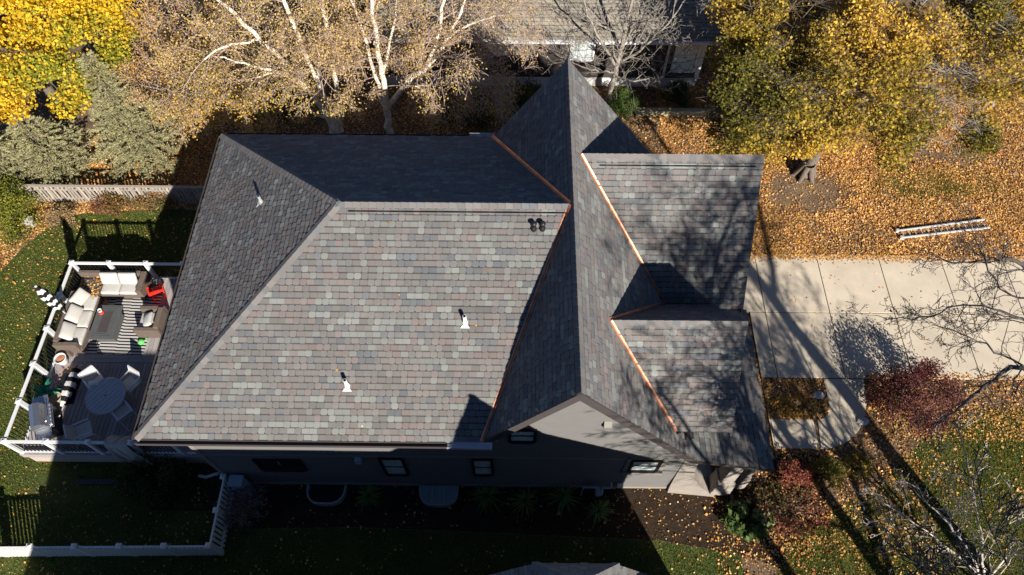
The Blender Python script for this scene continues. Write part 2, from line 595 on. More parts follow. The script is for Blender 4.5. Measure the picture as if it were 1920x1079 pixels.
def roof_plane(part, poly3, udir, n_single=0, cull=None, lift=0.012):
    """cover a convex roof plane with shingle tabs; part is the roof it belongs to"""
    P = [Vector(p) for p in poly3]
    u = Vector(udir).normalized()
    nrm = (P[1] - P[0]).cross(P[2] - P[0])
    if nrm.length < 1e-6: nrm = (P[2] - P[1]).cross(P[3] - P[1])
    nrm.normalize()
    if nrm.z < 0: nrm = -nrm
    v = nrm.cross(u)
    if v.z < 0:
        u = -u
        v = nrm.cross(u)
    zmin = min(P, key=lambda p: p.dot(v))
    O = zmin + nrm * lift
    poly = [((p - O).dot(u), (p - O).dot(v)) for p in P]
    vmax = max(q[1] for q in poly)
    mb = MB()
    singles = 0
    j = 0
    while j * EXPO < vmax - 0.02:
        v0 = j * EXPO
        v1 = min(v0 + EXPO, vmax)
        e = v1 - v0
        a0, b0 = span(poly, min(max(v0, 1e-4), vmax - 1e-4))
        a1, b1 = span(poly, v1 - 1e-4)
        lo, hi = min(a0, a1), max(b0, b1)
        x = lo - random.uniform(0, 0.4)
        prev = None
        lastk = 0
        while x < hi:
            k = 1 if random.random() < (0.62 if lastk == 0 else 0.33) else 0
            lastk = k
            w = TABW[k]
            c = shade_pick(prev)
            prev = c
            L0, R0 = max(x, a0), min(x + w, b0)
            L1, R1 = max(x, a1), min(x + w, b1)
            full = x > max(a0, a1) and x + w < min(b0, b1) and e > EXPO * .99
            if R0 - L0 > 0.02 or R1 - L1 > 0.02:
                if R0 - L0 < 0.012: L0 = R0 = min(max((L0 + R0) / 2, a0), b0); R0 += .009; L0 -= .0
                if R1 - L1 < 0.012: L1 = R1 = min(max((L1 + R1) / 2, a1), b1); R1 += .009
                cen = O + u * ((L0 + R0 + L1 + R1) / 4) + v * (v0 + e / 2)
                if cull is None or not cull(cen):
                    if full and singles < n_single:
                        o = bpy.data.objects.new('shingle', shared_tab(k))
                        COL.objects.link(o)
                        o.parent = part
                        M = Matrix.Identity(4)
                        q = O + u * x + v * v0
                        for r in range(3):
                            M[r][0], M[r][1], M[r][2], M[r][3] = u[r], v[r], nrm[r], q[r]
                        o.matrix_basis = M
                        o.color = (*[float(t) for t in c], 1)
                        singles += 1
                    else:
                        if full: V, F, S = tab_geom(x, x + w, k)
                        else: V, F, S = tab_geom(L0 - .0016, R0 + .0016, 0, tl=L1 - L0, tr=R1 - R0, e=e)
                        n0 = len(mb.v)
                        c2 = np.clip(c * random.uniform(0.9, 1.1), 0, 1) if random.random() < .5 else c
                        for (pu, pv, pn), s in zip(V, S):
                            q = O + u * pu + v * (v0 + pv) + nrm * pn
                            mb.v.append(tuple(q))
                            t = 0 if pu < x + w / 2 else 1
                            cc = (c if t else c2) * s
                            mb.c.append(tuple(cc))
                        mb.f += [tuple(i + n0 for i in f) for f in F]
            x += w
        j += 1
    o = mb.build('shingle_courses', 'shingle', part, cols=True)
    o['kind'] = 'stuff'
    return nrm


def cap_line(part, p0, p1, nl, nr, expo=0.2, hw=0.145, lift=0.03, mul=1.12):
    """folded cap shingles along a ridge or hip, laid from p0 up to p1"""
    p0, p1 = Vector(p0), Vector(p1)
    d = (p1 - p0).normalized()
    L = (p1 - p0).length
    nl, nr = Vector(nl).normalized(), Vector(nr).normalized()
    up = (nl + nr).normalized()
    sl = up.cross(d).normalized()

    def down(n):
        s = d.cross(n).normalized()
        return s if s.z < 0 or abs(s.z) < 1e-6 else -s
    a, b = down(nl), down(nr)
    # make sure a and b go to opposite sides
    if a.dot(sl) * b.dot(sl) > 0: b = -b
    ln = expo * 1.3
    th = 0.012
    loc = lambda w: (w.dot(sl), w.dot(d), w.dot(up))
    A, B = loc(a), loc(b)
    vs = []
    for (t, h) in ((0, 0.024), (ln, 0.004)):
        vs += [(A[0] * hw, t + A[1] * hw, A[2] * hw + h), (0, t, h + .006), (B[0] * hw, t + B[1] * hw, B[2] * hw + h)]
    vs += [(x, y, z - th * 1.6) for x, y, z in vs[:3]]
    fs = [(0, 1, 4, 3), (1, 2, 5, 4), (6, 7, 1, 0), (7, 8, 2, 1)]
    mb = MB().add(vs, fs)
    mb.c = [(1, 1, 1)] * 6 + [(.5, .5, .5)] * 3
    me = mb.mesh('ridge_cap', cols=True)
    me.materials.append(MATS['shingle'])
    n = max(1, int(L / expo))
    for i in range(n):
        q = p0 + d * (L * i / n) + up * lift
        o = bpy.data.objects.new('ridge_cap', me)
        COL.objects.link(o)
        o.parent = part
        M = Matrix.Identity(4)
        for r in range(3):
            M[r][0], M[r][1], M[r][2], M[r][3] = sl[r], d[r], up[r], q[r]
        o.matrix_basis = M @ Matrix.Rotation(random.uniform(-.012, .012), 4, 'Z')
        c = (PAL[random.choice((0, 1, 1, 2, 2, 5, 0))] * random.uniform(.9, 1.1) * mul)
        o.color = (*[float(t) for t in c], 1)


def decking_slab(mb, pts, t=0.12):
    """roof boarding below the shingles, thickened straight down"""
    mb.slab(pts, (0, 0, -t))


def valley(part, p0, p1, na, nb, w=0.085, lift=0.036):
    """copper strip folded into a valley between two planes with normals na, nb"""
    p0, p1 = Vector(p0), Vector(p1)
    d = (p1 - p0).normalized()
    na, nb = Vector(na).normalized(), Vector(nb).normalized()
    a = d.cross(na).normalized()
    b = d.cross(nb).normalized()
    a = a if a.z > 0 else -a
    b = b if b.z > 0 else -b
    vs = []
    for p in (p0, p1):
        vs += [p + a * w + na * lift, p + a * w * .25 + na * (lift + .002), p + (na + nb).normalized() * (lift + .03), p + b * w * .25 + nb * (lift + .002), p + b * w + nb * lift]
    fs = [(i, i + 1, i + 6, i + 5) for i in range(4)]
    mb = MB().add(vs, fs)
    o = mb.build('valley_flashing', 'copper', part)
    md = o.modifiers.new('solid', 'SOLIDIFY')
    md.thickness = 0.006
    return o

# ---------------------------------------------------------------- the house
XW, YS, YN, ZE, ZR = -9.78, 6.18, 16.6, 5.95, 9.15
YM = (YS + YN) / 2
HW = YM - YS
XR, ZW, XV = 1.45, 9.25, -0.80
KM = (ZR - ZE) / HW
KWW = (ZW - ZE) / (XR - XV)
KE = 1.333
XJ = XR - (ZW - ZR) / KWW
XB, = (4.95,)
ZB = ZW - KE * (XB - XR)
XP, KP = 7.33, 0.335
ZP = ZB - KP * (XP - XB)
GY, GZ, GD, GX = 13.29, 8.91, 2.72, 6.72
GJ = XR + (ZW - GZ) / KE
DY, DZ, DD, DX = 8.61, 8.07, 1.92, 5.78
DJ = XR + (ZW - DZ) / KE
GE, DE = GZ - KE * GD, DZ - KE * DD
NS, NN, NW_ = Vector((0, -KM, 1)), Vector((0, KM, 1)), Vector((-KM, 0, 1))
NWW, NE_ = Vector((-KWW, 0, 1)), Vector((KE, 0, 1))
NGS, NGN = Vector((0, -KE, 1)), Vector((0, KE, 1))
NP = Vector((KP, 0, 1))

house = thing('house', 'large taupe-sided house with grey patchwork shingle roof filling the middle of the view', 'house', (-2, 11, 0))

# walls: solid volumes below the roofs
yw = 6.72
w = MB()
w.box(-9.33, 1.0, yw, 16.1, 0.0, 5.70)
w.slab([(x, yw, z) for x, z in ((-0.42, 0), (5.05, 0), (5.05, 4.2), (XR, ZW - .32), (-0.42, ZE + .15))], (0, 16.1 - yw, 0))
wall = w.build('wall', 'siding', house)
w = MB()
w.slab([(4.6, y, z) for y, z in ((GY - 2.35, 0), (GY + 2.35, 0), (GY + 2.35, GE + .25), (GY, GZ - .3), (GY - 2.35, GE + .25))], (6.42 - 4.6, 0, 0))
w.build('garage_wall', 'siding', house)
for i in range(4):
    MB().box(6.425, 6.46, GY - 2.05, GY + 2.05, .04 + i * .57, .04 + i * .57 + .56).build('garage_door', 'trim_taupe', house)
w = MB()
w.slab([(3.2, y, z) for y, z in ((DY - 1.42, 3.6), (DY + 1.42, 3.6), (DY + 1.42, DE + .4), (DY, DZ - .3), (DY - 1.42, DE + .4))], (5.5 - 3.2, 0, 0))
w.build('dormer_wall', 'siding', house)

# lap siding on the south face
sd = MB()
z = 0.22
ZTOP = ZW - .34


def s_span(z):
    if z < 5.72: lo = -9.34
    else: lo = max(-0.42, XR - (ZTOP - z) / KWW)
    hi = min(5.05, XR + (ZTOP - z) / KE)
    return lo, hi


while z < ZTOP - 0.05:
    a, b = s_span(z)
    c, d = s_span(min(z + .152, ZTOP - .01))
    if z < 5.72 <= z + .152: c = a
    if b - a > 0.1:
        sd.add([(a, yw - .024, z), (b, yw - .024, z), (d, yw - .008, z + .152), (c, yw - .008, z + .152), (a, yw - .008, z), (b, yw - .008, z)], [(0, 1, 2, 3), (4, 5, 1, 0)])
    z += .152
o = sd.build('lap_siding', 'siding', wall)
o['kind'] = 'stuff'
MB().box(-9.36, 5.05, yw - .035, yw - .02, 2.98, 3.12).build('belt_board', 'trim_taupe', wall)
MB().box(-9.37, -9.22, yw - .04, yw + .1, 0.2, 5.72).build('corner_board', 'trim_taupe', wall)
MB().box(-9.40, 5.05, yw - .05, yw + .0, -0.1, 0.20).build('foundation', 'stucco', wall)
# flared stucco wall end and base beside the porch
fl = MB()
prof = [(4.35, 5.42), (3.2, 5.46), (2.0, 5.55), (1.2, 5.72), (0.6, 6.02), (0.25, 6.32), (0.0, 6.6)]
dep = [0.0, 0.0, 0.02, 0.06, 0.12, 0.19, 0.28]
vs, fs = [], []
for (zz, xx), dd in zip(prof, dep):
    vs += [(5.055, yw - .03 - dd * .55, zz), (xx, yw - .03 - dd, zz), (xx, yw + 1.4, zz), (5.055, yw + 1.4, zz)]
for i in range(len(prof) - 1):
    for k in range(4):
        fs.append((i * 4 + k, i * 4 + (k + 1) % 4, i * 4 + 4 + (k + 1) % 4, i * 4 + 4 + k))
fs += [(0, 1, 2, 3)]
fl.add(vs, fs)
fl.build('flared_wall', 'stucco', house)


def window(x0, x1, z0, z1, pane='pane', muntins=(1, 1), taupe=False):
    f = MB()
    t = .075
    y0, y1 = yw - .085, yw - .0
    f.box(x0 - t, x0, y0, y1, z0 - t, z1 + t).box(x1, x1 + t, y0, y1, z0 - t, z1 + t)
    f.box(x0, x1, y0, y1, z1, z1 + t).box(x0, x1, y0 - .03, y1, z0 - t, z0)
    fo = f.build('window', 'frame_black', house)
    MB().box(x0 + .003, x1 - .003, yw - .042, yw - .034, z0 + .003, z1 - .003).build('pane', pane, fo)
    mz = z0 + (z1 - z0) * .5
    MB().box(x0 + .003, x1 - .003, yw - .065, yw - .044, mz - .025, mz + .025).build('sash_rail', 'frame_black', fo)
    for i in range(muntins[0]):
        xx = x0 + (x1 - x0) * (i + 1) / (muntins[0] + 1)
        MB().box(xx - .012, xx + .012, yw - .056, yw - .043, mz + .028, z1 - .004).build('muntin', 'alu', fo)
    if taupe:
        MB().box(x0 - t - .14, x0 - t - .002, yw - .06, yw, z0 - .2, z1 + .2).build('casing', 'trim_taupe', fo)
        MB().box(x1 + t + .002, x1 + t + .14, yw - .06, yw, z0 - .2, z1 + .2).build('casing', 'trim_taupe', fo)
        MB().box(x0 - t - .16, x1 + t + .16, yw - .11, yw, z0 - .3, z0 - t - .002).build('sill', 'trim_taupe', fo)


window(-7.80, -6.52, 1.72, 2.62, 'pane_dark', (1, 1))
window(-3.98, -3.38, 1.35, 2.86)
window(-1.22, -0.72, 1.42, 2.86)
window(-0.10, 0.52, 4.62, 5.45, muntins=(2, 1))
window(3.55, 4.32, 2.02, 2.92, muntins=(2, 1), taupe=True)
MB().slab([(2.32, yw - .14, 5.98), (2.52, yw - .14, 5.98), (2.52, yw - .03, 6.16), (2.32, yw - .03, 6.16)], (0, .06, -.2)).build('wall_vent', 'trim_taupe', house)
MB().box(-4.74, -4.56, yw - .16, yw - .03, 2.66, 2.98).build('exhaust_hood', 'meter_blue', house)
MB().box(3.35, 3.53, yw - .14, yw - .05, .32, .58).build('outlet_box', 'white', house)

# soffits, gutters, fascia
MB().box(XW + .06, -0.45, YS + .06, yw - .03, 5.735, 5.765).build('soffit', 'trim_taupe', house)
MB().box(XW + .06, -9.3, YS + .06, YN - .06, 5.70, 5.73).build('soffit', 'trim_taupe', house)


def gutter(p0, p1, m='trim_dark', w=.12, h=.11, name='gutter'):
    p0, p1 = Vector(p0), Vector(p1)
    d = (p1 - p0).normalized()
    s = d.cross(Vector((0, 0, 1)))
    g = MB()
    for a, wd, dz, hh in ((-w / 2, .012, 0, h), (w / 2, .016, 0, h), (0, w, -h / 2 + .006, .012)):
        g.bar(p0 + s * a + Vector((0, 0, dz)), p1 + s * a + Vector((0, 0, dz)), wd, hh)
    return g.build(name, m, house)


gutter((XW - .02, YS - .075, ZE - .10), (-1.75, YS - .075, ZE - .10))
gutter((-1.745, YS - .075, ZE - .09), (-0.58, YS - .085, ZE - .09), 'gutter_metal', .16, .13, 'gutter_section')
gutter((XW - .075, YN, ZE - .10), (XW - .075, YS, ZE - .10))
gutter((XW, YN + .075, ZE - .10), (-1.6, YN + .075, ZE - .10))
gutter((-1.595, YN + .08, ZE - .05), (-0.72, YN + .08, ZE - .05), 'gutter_metal', .16, .13, 'gutter_section')
gutter((XP + .06, YS + .02, ZP - .07), (XP + .06, 11.3, ZP - .07))

# main hipped roof
mr = MB()
A, B, C, D = (XW, YS, ZE), (XV, YS, ZE), (XW, YN, ZE), (XV, YN, ZE)
RW, RE = (XW + HW, YM, ZR), (XJ, YM, ZR)
decking_slab(mr, [A, B, RE, RW])
decking_slab(mr, [D, C, RW, RE])
decking_slab(mr, [C, A, RW])
main_roof = mr.build('main_roof', 'roof_felt', house)
roof_plane(main_roof, [A, B, RE, RW], (1, 0, 0), n_single=300)
roof_plane(main_roof, [D, C, RW, RE], (-1, 0, 0))
roof_plane(main_roof, [C, A, RW], (0, -1, 0))
cap_line(main_roof, A, RW, NS, NW_)
cap_line(main_roof, C, RW, NN, NW_)
cap_line(main_roof, (RW[0] - .05, RW[1], RW[2]), (RE[0] - .02, RE[1], RE[2]), NS, NN, hw=.15)
# ridge vent slot line on the south side of the ridge
MB().bar((RW[0] + .25, YM - .20, ZR - KM * .20 + .045), (RE[0] - .1, YM - .20, ZR - KM * .20 + .045), .022, .03).build('ridge_vent', 'frame_black', main_roof)

# tall gable roof running south to north
gr = MB()
S0, SP, N0, NPk = (XV, YS, ZE), (XR, YS, ZW), (XV, YN, ZE), (XR, YN, ZW)
decking_slab(gr, [S0, SP, NPk, N0], .14)
decking_slab(gr, [SP, (XB, YS, ZB), (XB, YN, ZB), NPk], .14)
gable_roof = gr.build('gable_roof', 'roof_felt', house)


def under(p):
    if p.x < GX - .02 and abs(p.y - GY) < GD and p.z < GZ - KE * abs(p.y - GY) - .03: return True
    if p.x < DX - .02 and abs(p.y - DY) < DD and p.z < DZ - KE * abs(p.y - DY) - .03: return True
    return False


roof_plane(gable_roof, [S0, RE, (XR, YM, ZW), SP], (0, 1, 0))
roof_plane(gable_roof, [N0, RE, (XR, YM, ZW), NPk], (0, 1, 0))
roof_plane(gable_roof, [(XB, YN, ZB), (XB, YS, ZB), SP, NPk], (0, 1, 0), cull=under)
cap_line(gable_roof, SP, NPk, NWW, NE_, hw=.17, lift=.035, mul=1.0)
for s in (1,):
    r = MB()
    r.bar((XR + .05, YS + .021, ZW - .20 + .04), (XV - .05, YS + .02, ZE - .22), .05, .24, (0, 0, 1))
    r.build('rake_board', 'trim_dark', gable_roof)
    r = MB()
    r.bar((XR - .05, YS + .018, ZW - .20 + .035), (XB + .1, YS + .02, ZB - .30), .05, .24, (0, 0, 1))
    r.build('rake_board', 'trim_dark', gable_roof)
    r = MB()
    r.bar((XB + .03, YS + .03, ZB - .15), (XP, YS + .03, ZP - .12), .05, .2, (0, 0, 1))
    r.build('rake_board', 'trim_dark', gable_roof)
valley(gable_roof, (XV - .02, YS + .0, ZE - .0), RE, NS, NWW)
valley(gable_roof, (XV - .02, YN, ZE), RE, NN, NWW)

# garage gable roof
g_ = MB()
decking_slab(g_, [(GJ + GD, GY - GD, GE), (GX, GY - GD, GE), (GX, GY, GZ), (GJ, GY, GZ)], .12)
decking_slab(g_, [(GJ + GD, GY + GD, GE), (GX, GY + GD, GE), (GX, GY, GZ), (GJ, GY, GZ)], .12)
garage_roof = g_.build('garage_roof', 'roof_felt', house)
roof_plane(garage_roof, [(GJ + GD, GY - GD, GE), (GX, GY - GD, GE), (GX, GY, GZ), (GJ, GY, GZ)], (1, 0, 0))
roof_plane(garage_roof, [(GJ + GD, GY + GD, GE), (GX, GY + GD, GE), (GX, GY, GZ), (GJ, GY, GZ)], (1, 0, 0))
cap_line(garage_roof, (GX, GY, GZ), (GJ + .1, GY, GZ), NGS, NGN, hw=.19)
MB().bar((GJ + .55, GY - .19, GZ - KE * .19 + .045), (GX - .2, GY - .19, GZ - KE * .19 + .045), .03, .03).build('ridge_vent', 'frame_black', garage_roof)
valley(garage_roof, (GJ + GD - .05, GY - GD + .05, GE + .05 * KE), (GJ, GY, GZ), NE_, NGS)
for sgn in (-1, 1):
    MB().bar((GX - .02, GY, GZ - .18), (GX - .02, GY + sgn * (GD + .02), GE - .2), .04, .2).build('rake_board', 'trim_dark', garage_roof)

# small dormer gable
d_ = MB()
decking_slab(d_, [(DJ + DD, DY - DD, DE), (DX, DY - DD, DE), (DX, DY, DZ), (DJ, DY, DZ)], .1)
decking_slab(d_, [(DJ + DD, DY + DD, DE), (DX, DY + DD, DE), (DX, DY, DZ), (DJ, DY, DZ)], .1)
dormer_roof = d_.build('dormer_roof', 'roof_felt', house)
roof_plane(dormer_roof, [(DJ + DD, DY - DD, DE), (DX, DY - DD, DE), (DX, DY, DZ), (DJ, DY, DZ)], (1, 0, 0))
roof_plane(dormer_roof, [(DJ + DD, DY + DD, DE), (DX, DY + DD, DE), (DX, DY, DZ), (DJ, DY, DZ)], (1, 0, 0))
cap_line(dormer_roof, (DX, DY, DZ), (DJ + .1, DY, DZ), NGS, NGN, hw=.17)
valley(dormer_roof, (DJ + DD, DY - DD, DE), (DJ, DY, DZ), NE_, NGS)
valley(dormer_roof, (DJ + DD - .05, DY + DD - .05, DE + .05 * KE), (DJ, DY, DZ), NE_, NGN)
for sgn in (-1, 1):
    MB().bar((DX - .02, DY, DZ - .16), (DX - .02, DY + sgn * (DD + .02), DE - .18), .04, .18).build('rake_board', 'trim_dark', dormer_roof)

# low porch roof below it
p_ = MB()
PQ = [(XB, YS, ZB), (XP, YS, ZP), (XP, 11.35, ZP), (XB, 11.35, ZB)]
decking_slab(p_, PQ, .12)
porch_roof = p_.build('porch_roof', 'roof_felt', house)


def under_d(p):
    return (p.x < 5.5 and abs(p.y - DY) < 1.4) or (p.x < 6.42 and p.y > GY - 2.35)


roof_plane(porch_roof, [(XP, 11.35, ZP), (XP, YS, ZP), (XB, YS, ZB), (XB, 11.35, ZB)], (0, 1, 0), cull=under_d)

# porch piers and floor
MB().box(5.3, 7.9, 7.5, 10.9, -.05, .16).build('porch_floor', 'concrete', house)


def pier(x0, x1, y0, y1, top=3.55):
    pm = MB()
    tx, ty = (x1 - x0) * .24, (y1 - y0) * .2
    lv = [(0, 0, 0), (1.05, .35, .3), (1.06, .2, .15), (1.18, .2, .15), (1.19, .7, .6), (top, 1, 1)]
    vs = []
    for zz, a, b in lv:
        vs += [(x0 + tx * a, y0 + ty * b, zz), (x1 - tx * a, y0 + ty * b, zz), (x1 - tx * a, y1 - ty * b, zz), (x0 + tx * a, y1 - ty * b, zz)]
    fs = [(i * 4 + k, i * 4 + (k + 1) % 4, i * 4 + 4 + (k + 1) % 4, i * 4 + 4 + k) for i in range(len(lv) - 1) for k in range(4)]
    pm.add(vs, fs + [(0, 3, 2, 1), tuple(range(len(vs) - 4, len(vs)))])
    po = pm.build('porch_pier', 'stone', house)
    # stone courses proud of the lower pier
    for r in range(3):
        zz = .03 + r * .33
        f = zz / 1.05 * .35
        xa, xb = x0 + tx * f - .022, x1 - tx * f + .022
        cut = xa + (xb - xa) * (0.35 if r % 2 else .62)
        for c0, c1 in ((xa, cut - .008), (cut + .008, xb)):
            MB().box(c0, c1, y0 - .025 + ty * f * .6, y0 + .12, zz, zz + .315).build('stone', 'stone', po, bevel=.012)
    return po


pier(6.42, 7.02, 6.48, 7.05)
pier(7.2, 7.55, 6.7, 7.1)
MB().bar((7.12, 6.6, .1), (7.12, 6.6, 3.4), .07, .07).build('downspout', 'trim_dark', house)
MB().bar((7.12, 6.55, .06), (7.05, 5.35, .05), .08, .06).build('downspout_extension', 'trim_dark', house)

# plumbing vents through the roof


def pipe_vent(p, n, h=.36, m='white_pvc', r=.05):
    p, n = Vector(p), Vector(n).normalized()
    b = MB()
    b.tube([p + Vector((0, 0, -.05)), p + Vector((0, 0, h))], r, 12)
    o = b.build('vent_pipe', m, main_roof)
    f = MB()
    u = Vector((1, 0, 0))
    if abs(n.x) > .1: u = Vector((0, 1, 0))
    v = n.cross(u).normalized()
    q = p + n * .045
    v = v if v.z > 0 else -v
    f.slab([q - u * .125 - v * .135, q + u * .125 - v * .135, q + u * .07 - v * .06, q - u * .07 - v * .06], n * -.01)
    f.lathe([(r + .03, p.z + .0), (r + .016, p.z + .10), (r + .004, p.z + .15)], p.x, p.y, 12)
    f.build('pipe_boot', m, o)
    MB().tube([p + Vector((0, 0, h + .001)), p + Vector((0, 0, h + .004))], r * .75, 12).build('pipe_opening', 'frame_black', o)


zS = lambda y: ZE + KM * (y - YS)
pipe_vent((-1.30, 8.79, zS(8.79)), NS)
pipe_vent((-4.32, 7.38, zS(7.38)), NS)
pipe_vent((-7.28, 12.63, ZE + KM * (-7.28 - XW)), NW_, .32, 'gutter_metal', .045)
for px, py in ((1000, 441), (1016, 441)):
    q = at(px, py, 8.55)
    q.z = zS(q.y)
    b = MB()
    b.lathe([(.09, q.z - .05), (.08, q.z + .06), (.045, q.z + .09), (.045, q.z + .20), (.08, q.z + .21), (.078, q.z + .25), (.03, q.z + .28), (0.005, q.z + .285)], q.x, q.y, 14)
    b.build('roof_vent', 'frame_black', main_roof, smooth=True)

# ---------------------------------------------------------------- things along the south wall
MB().box(-8.98, -8.62, 6.30, 6.60, 0.0, 1.18).build('meter_box', 'meter_blue', None)
mbx = bpy.data.objects['meter_box']
tag(mbx, 'pale blue-grey utility meter pedestal by the white fence end', 'meter box')
MB().box(-9.02, -8.58, 6.26, 6.62, 1.18, 1.24).build('lid', 'meter_blue', mbx)
MB().tube([(-8.8, 6.42, .4), (-8.8, 6.24, .4)], .1, 12).build('dial', 'well_steel', mbx)
gm = thing('gas_meter', 'grey-blue gas meter with pipes at the foot of the gable wall', 'gas meter', (2.75, 6.4, 0))
MB().box(2.62, 2.86, 6.30, 6.5, .35, .72).build('body', 'meter_blue', gm, bevel=.03)
MB().tube([(2.66, 6.42, .72), (2.66, 6.42, .95), (2.2, 6.42, .95), (2.2, 6.42, 0)], .03).build('pipe', 'meter_blue', gm)
MB().tube([(2.82, 6.42, .72), (2.82, 6.42, .9), (3.1, 6.42, .9), (3.1, 6.6, .9)], .03).build('pipe', 'meter_blue', gm)
MB().tube([(2.74, 6.4, .0), (2.74, 6.4, .35)], .035).build('stand', 'meter_blue', gm)


def window_well(cx, covered, label):
    t = thing('window_well', label, 'window well', (cx, 6.1, 0), group='basement window wells')
    pts = [(cx + .62 * math.cos(R_(180 + 180 * i / 16)) * (abs(math.cos(R_(180 + 180 * i / 16))) ** -.35 if 0 < i < 16 and i != 8 else 1), 6.62 - .62 * abs(math.sin(R_(180 * i / 16))) ** .7) for i in range(17)]
    rim = MB()
    for a, b in zip(pts[:-1], pts[1:]):
        rim.bar((*a, .12), (*b, .12), .05, .32)
    rim.build('rim', 'well_steel', t)
    if covered:
        cv = MB()
        cv.prism(pts[::-1], .27, .285)
        c = cv.build('cover', 'well_cover', t)
        for dx in (-.2, .2):
            MB().bar((cx + dx, 6.6, .30), (cx + dx * .95, 6.03, .30), .03, .02).build('rib', 'well_steel', c)
    else:
        MB().prism(pts[::-1], .01, .02).build('well_floor', 'frame_black', t)
    return t


window_well(-6.15, False, 'open black window well beside the house wall below the wide window')
window_well(-2.47, True, 'window well with a clear ribbed cover beside the house wall')
ds = MB()
ds.tube([at(373, 892, .06), at(386, 895, .06), at(405, 889, .12), at(409, 888, .3)], .055, 8)
tag(ds.build('downspout_pipe', 'white', None), 'short white downspout elbow lying by the house corner', 'pipe')
ed = MB()
ed.bar(at(143, 904, .05), at(352, 904, .05), .16, .1)
tag(ed.build('landscape_timber', 'edging', None), 'long dark timber lying across the shaded lawn below the deck', 'timber')
ed = MB()
ed.bar(at(1192, 212, .1), at(1350, 215, .1), .2, .2)
ed.bar(at(1192, 207, .28), at(1350, 210, .28), .2, .16)
tag(ed.build('landscape_timber', 'timber', None), 'stacked weathered timber edging between the green bushes and fallen leaves', 'timber')

# ---------------------------------------------------------------- house to the north (behind the bare tree)
nh = thing('house', 'dark brown neighbour house with white trimmed windows behind the bare tree', 'house', (2, 28, 0))
fy = 25.25
w = MB()
w.box(-6.0, 8.1, fy, 33.5, 0.5, 2.9)
nw_ = w.build('wall', 'siding_dark', nh)
zz = .52
sd = MB()
while zz < 2.85:
    sd.add([(-6.0, fy - .025, zz), (8.1, fy - .025, zz), (8.1, fy - .008, zz + .12), (-6.0, fy - .008, zz + .12), (8.1, fy - .008, zz), (-6, fy - .008, zz)], [(0, 1, 2, 3), (5, 4, 1, 0)])
    zz += .12
o = sd.build('lap_siding', 'siding_dark', nw_)
o['kind'] = 'stuff'
MB().box(-6.0, 8.12, fy - .04, fy + .3, -.1, .5).build('foundation', 'white_pvc', nh)
MB().box(8.0, 8.18, fy - .05, fy + .15, .5, 2.85).build('corner_board', 'white', nh)
MB().bar((6.55, fy - .1, .05), (6.55, fy - .1, 2.85), .1, .08, (0, 1, 0)).build('downspout', 'white', nh)
for (x0, x1, z0, z1) in ((2.38, 3.22, 1.65, 2.72), (6.95, 7.85, 1.05, 2.6)):
    t = .12
    f = MB()
    f.box(x0 - t, x0, fy - .09, fy, z0 - t, z1 + t).box(x1, x1 + t, fy - .09, fy, z0 - t, z1 + t).box(x0, x1, fy - .09, fy, z1, z1 + t).box(x0, x1, fy - .13, fy, z0 - t, z0)
    fo = f.build('window', 'white', nh)
    MB().box(x0 + .002, x1 - .002, fy - .05, fy - .04, z0 + .002, z1 - .002).build('pane', 'pane', fo)
    MB().box(x0 + .003, x1 - .003, fy - .07, fy - .052, (z0 + z1) / 2 - .025, (z0 + z1) / 2 + .025).build('sash_rail', 'white', fo)
NK = 0.42
r = MB()
e0, e1, ez = fy - .42, 29.4, 2.95
decking_slab(r, [(-6.5, e0, ez), (8.55, e0, ez), (8.55, e1, ez + NK * (e1 - e0)), (-6.5, e1, ez + NK * (e1 - e0))], .14)
decking_slab(r, [(8.55, 34, ez), (-6.5, 34, ez), (-6.5, e1, ez + NK * (e1 - e0)), (8.55, e1, ez + NK * (e1 - e0))], .14)
nroof = r.build('roof', 'roof_felt', nh)
PAL_KEEP, PALW_KEEP = PAL, PALW
PAL = np.array([(0.27, 0.245, 0.20), (0.24, 0.22, 0.185), (0.30, 0.27, 0.225)])
PALW = np.array([.4, .35, .25])
roof_plane(nroof, [(-6.5, e0, ez), (8.55, e0, ez), (8.55, e1, ez + NK * (e1 - e0)), (-6.5, e1, ez + NK * (e1 - e0))], (1, 0, 0))
PAL, PALW = PAL_KEEP, PALW_KEEP
g = MB()
g.bar((-6.5, e0 - .06, ez - .06), (8.55, e0 - .06, ez - .06), .12, .12)
g.build('gutter', 'white', nh)

# ---------------------------------------------------------------- house to the south (its clipped gable just enters the frame)
sh = thing('house', 'neighbour house whose clipped gable roof peeks in at the bottom edge', 'house', (0, -4, 0))
jx, jy, jp = 1.28, 2.79, 9.57
w = MB()
w.slab([(x, 2.3, z) for x, z in ((-1.3, 0), (3.8, 0), (3.8, 5.7), (2.1, 8.1), (.5, 8.1), (-1.3, 5.5))], (0, -9, 0))
w.box(-10.7, 0, -5, .7, 0, 5.3)
w.slab([(x, .8, z) for x, z in ((-12.2, 0), (-10.7, 0), (-10.7, 5.3), (-12.2, 3.1))], (0, -5.6, 0))
w.box(0.5, 6.3, -7, 1.1, 0, 6.0)
w.build('wall', 'siding', sh)
r = MB()
KJ = 1.46
zc = 8.3
hx = (jp - zc) / KJ
ew, ee = -1.75, 4.3
hs = 0.55
decking_slab(r, [(jx - hx, jy, zc), (jx, jy - hs, jp), (jx, -7.5, jp), (ew, -7.5, jp - KJ * (jx - ew)), (ew, jy, jp - KJ * (jx - ew))])
decking_slab(r, [(jx + hx, jy, zc), (jx, jy - hs, jp), (jx, -7.5, jp), (ee, -7.5, jp - KJ * (ee - jx)), (ee, jy, jp - KJ * (ee - jx))])
decking_slab(r, [(jx - hx, jy, zc), (jx + hx, jy, zc), (jx, jy - hs, jp)])
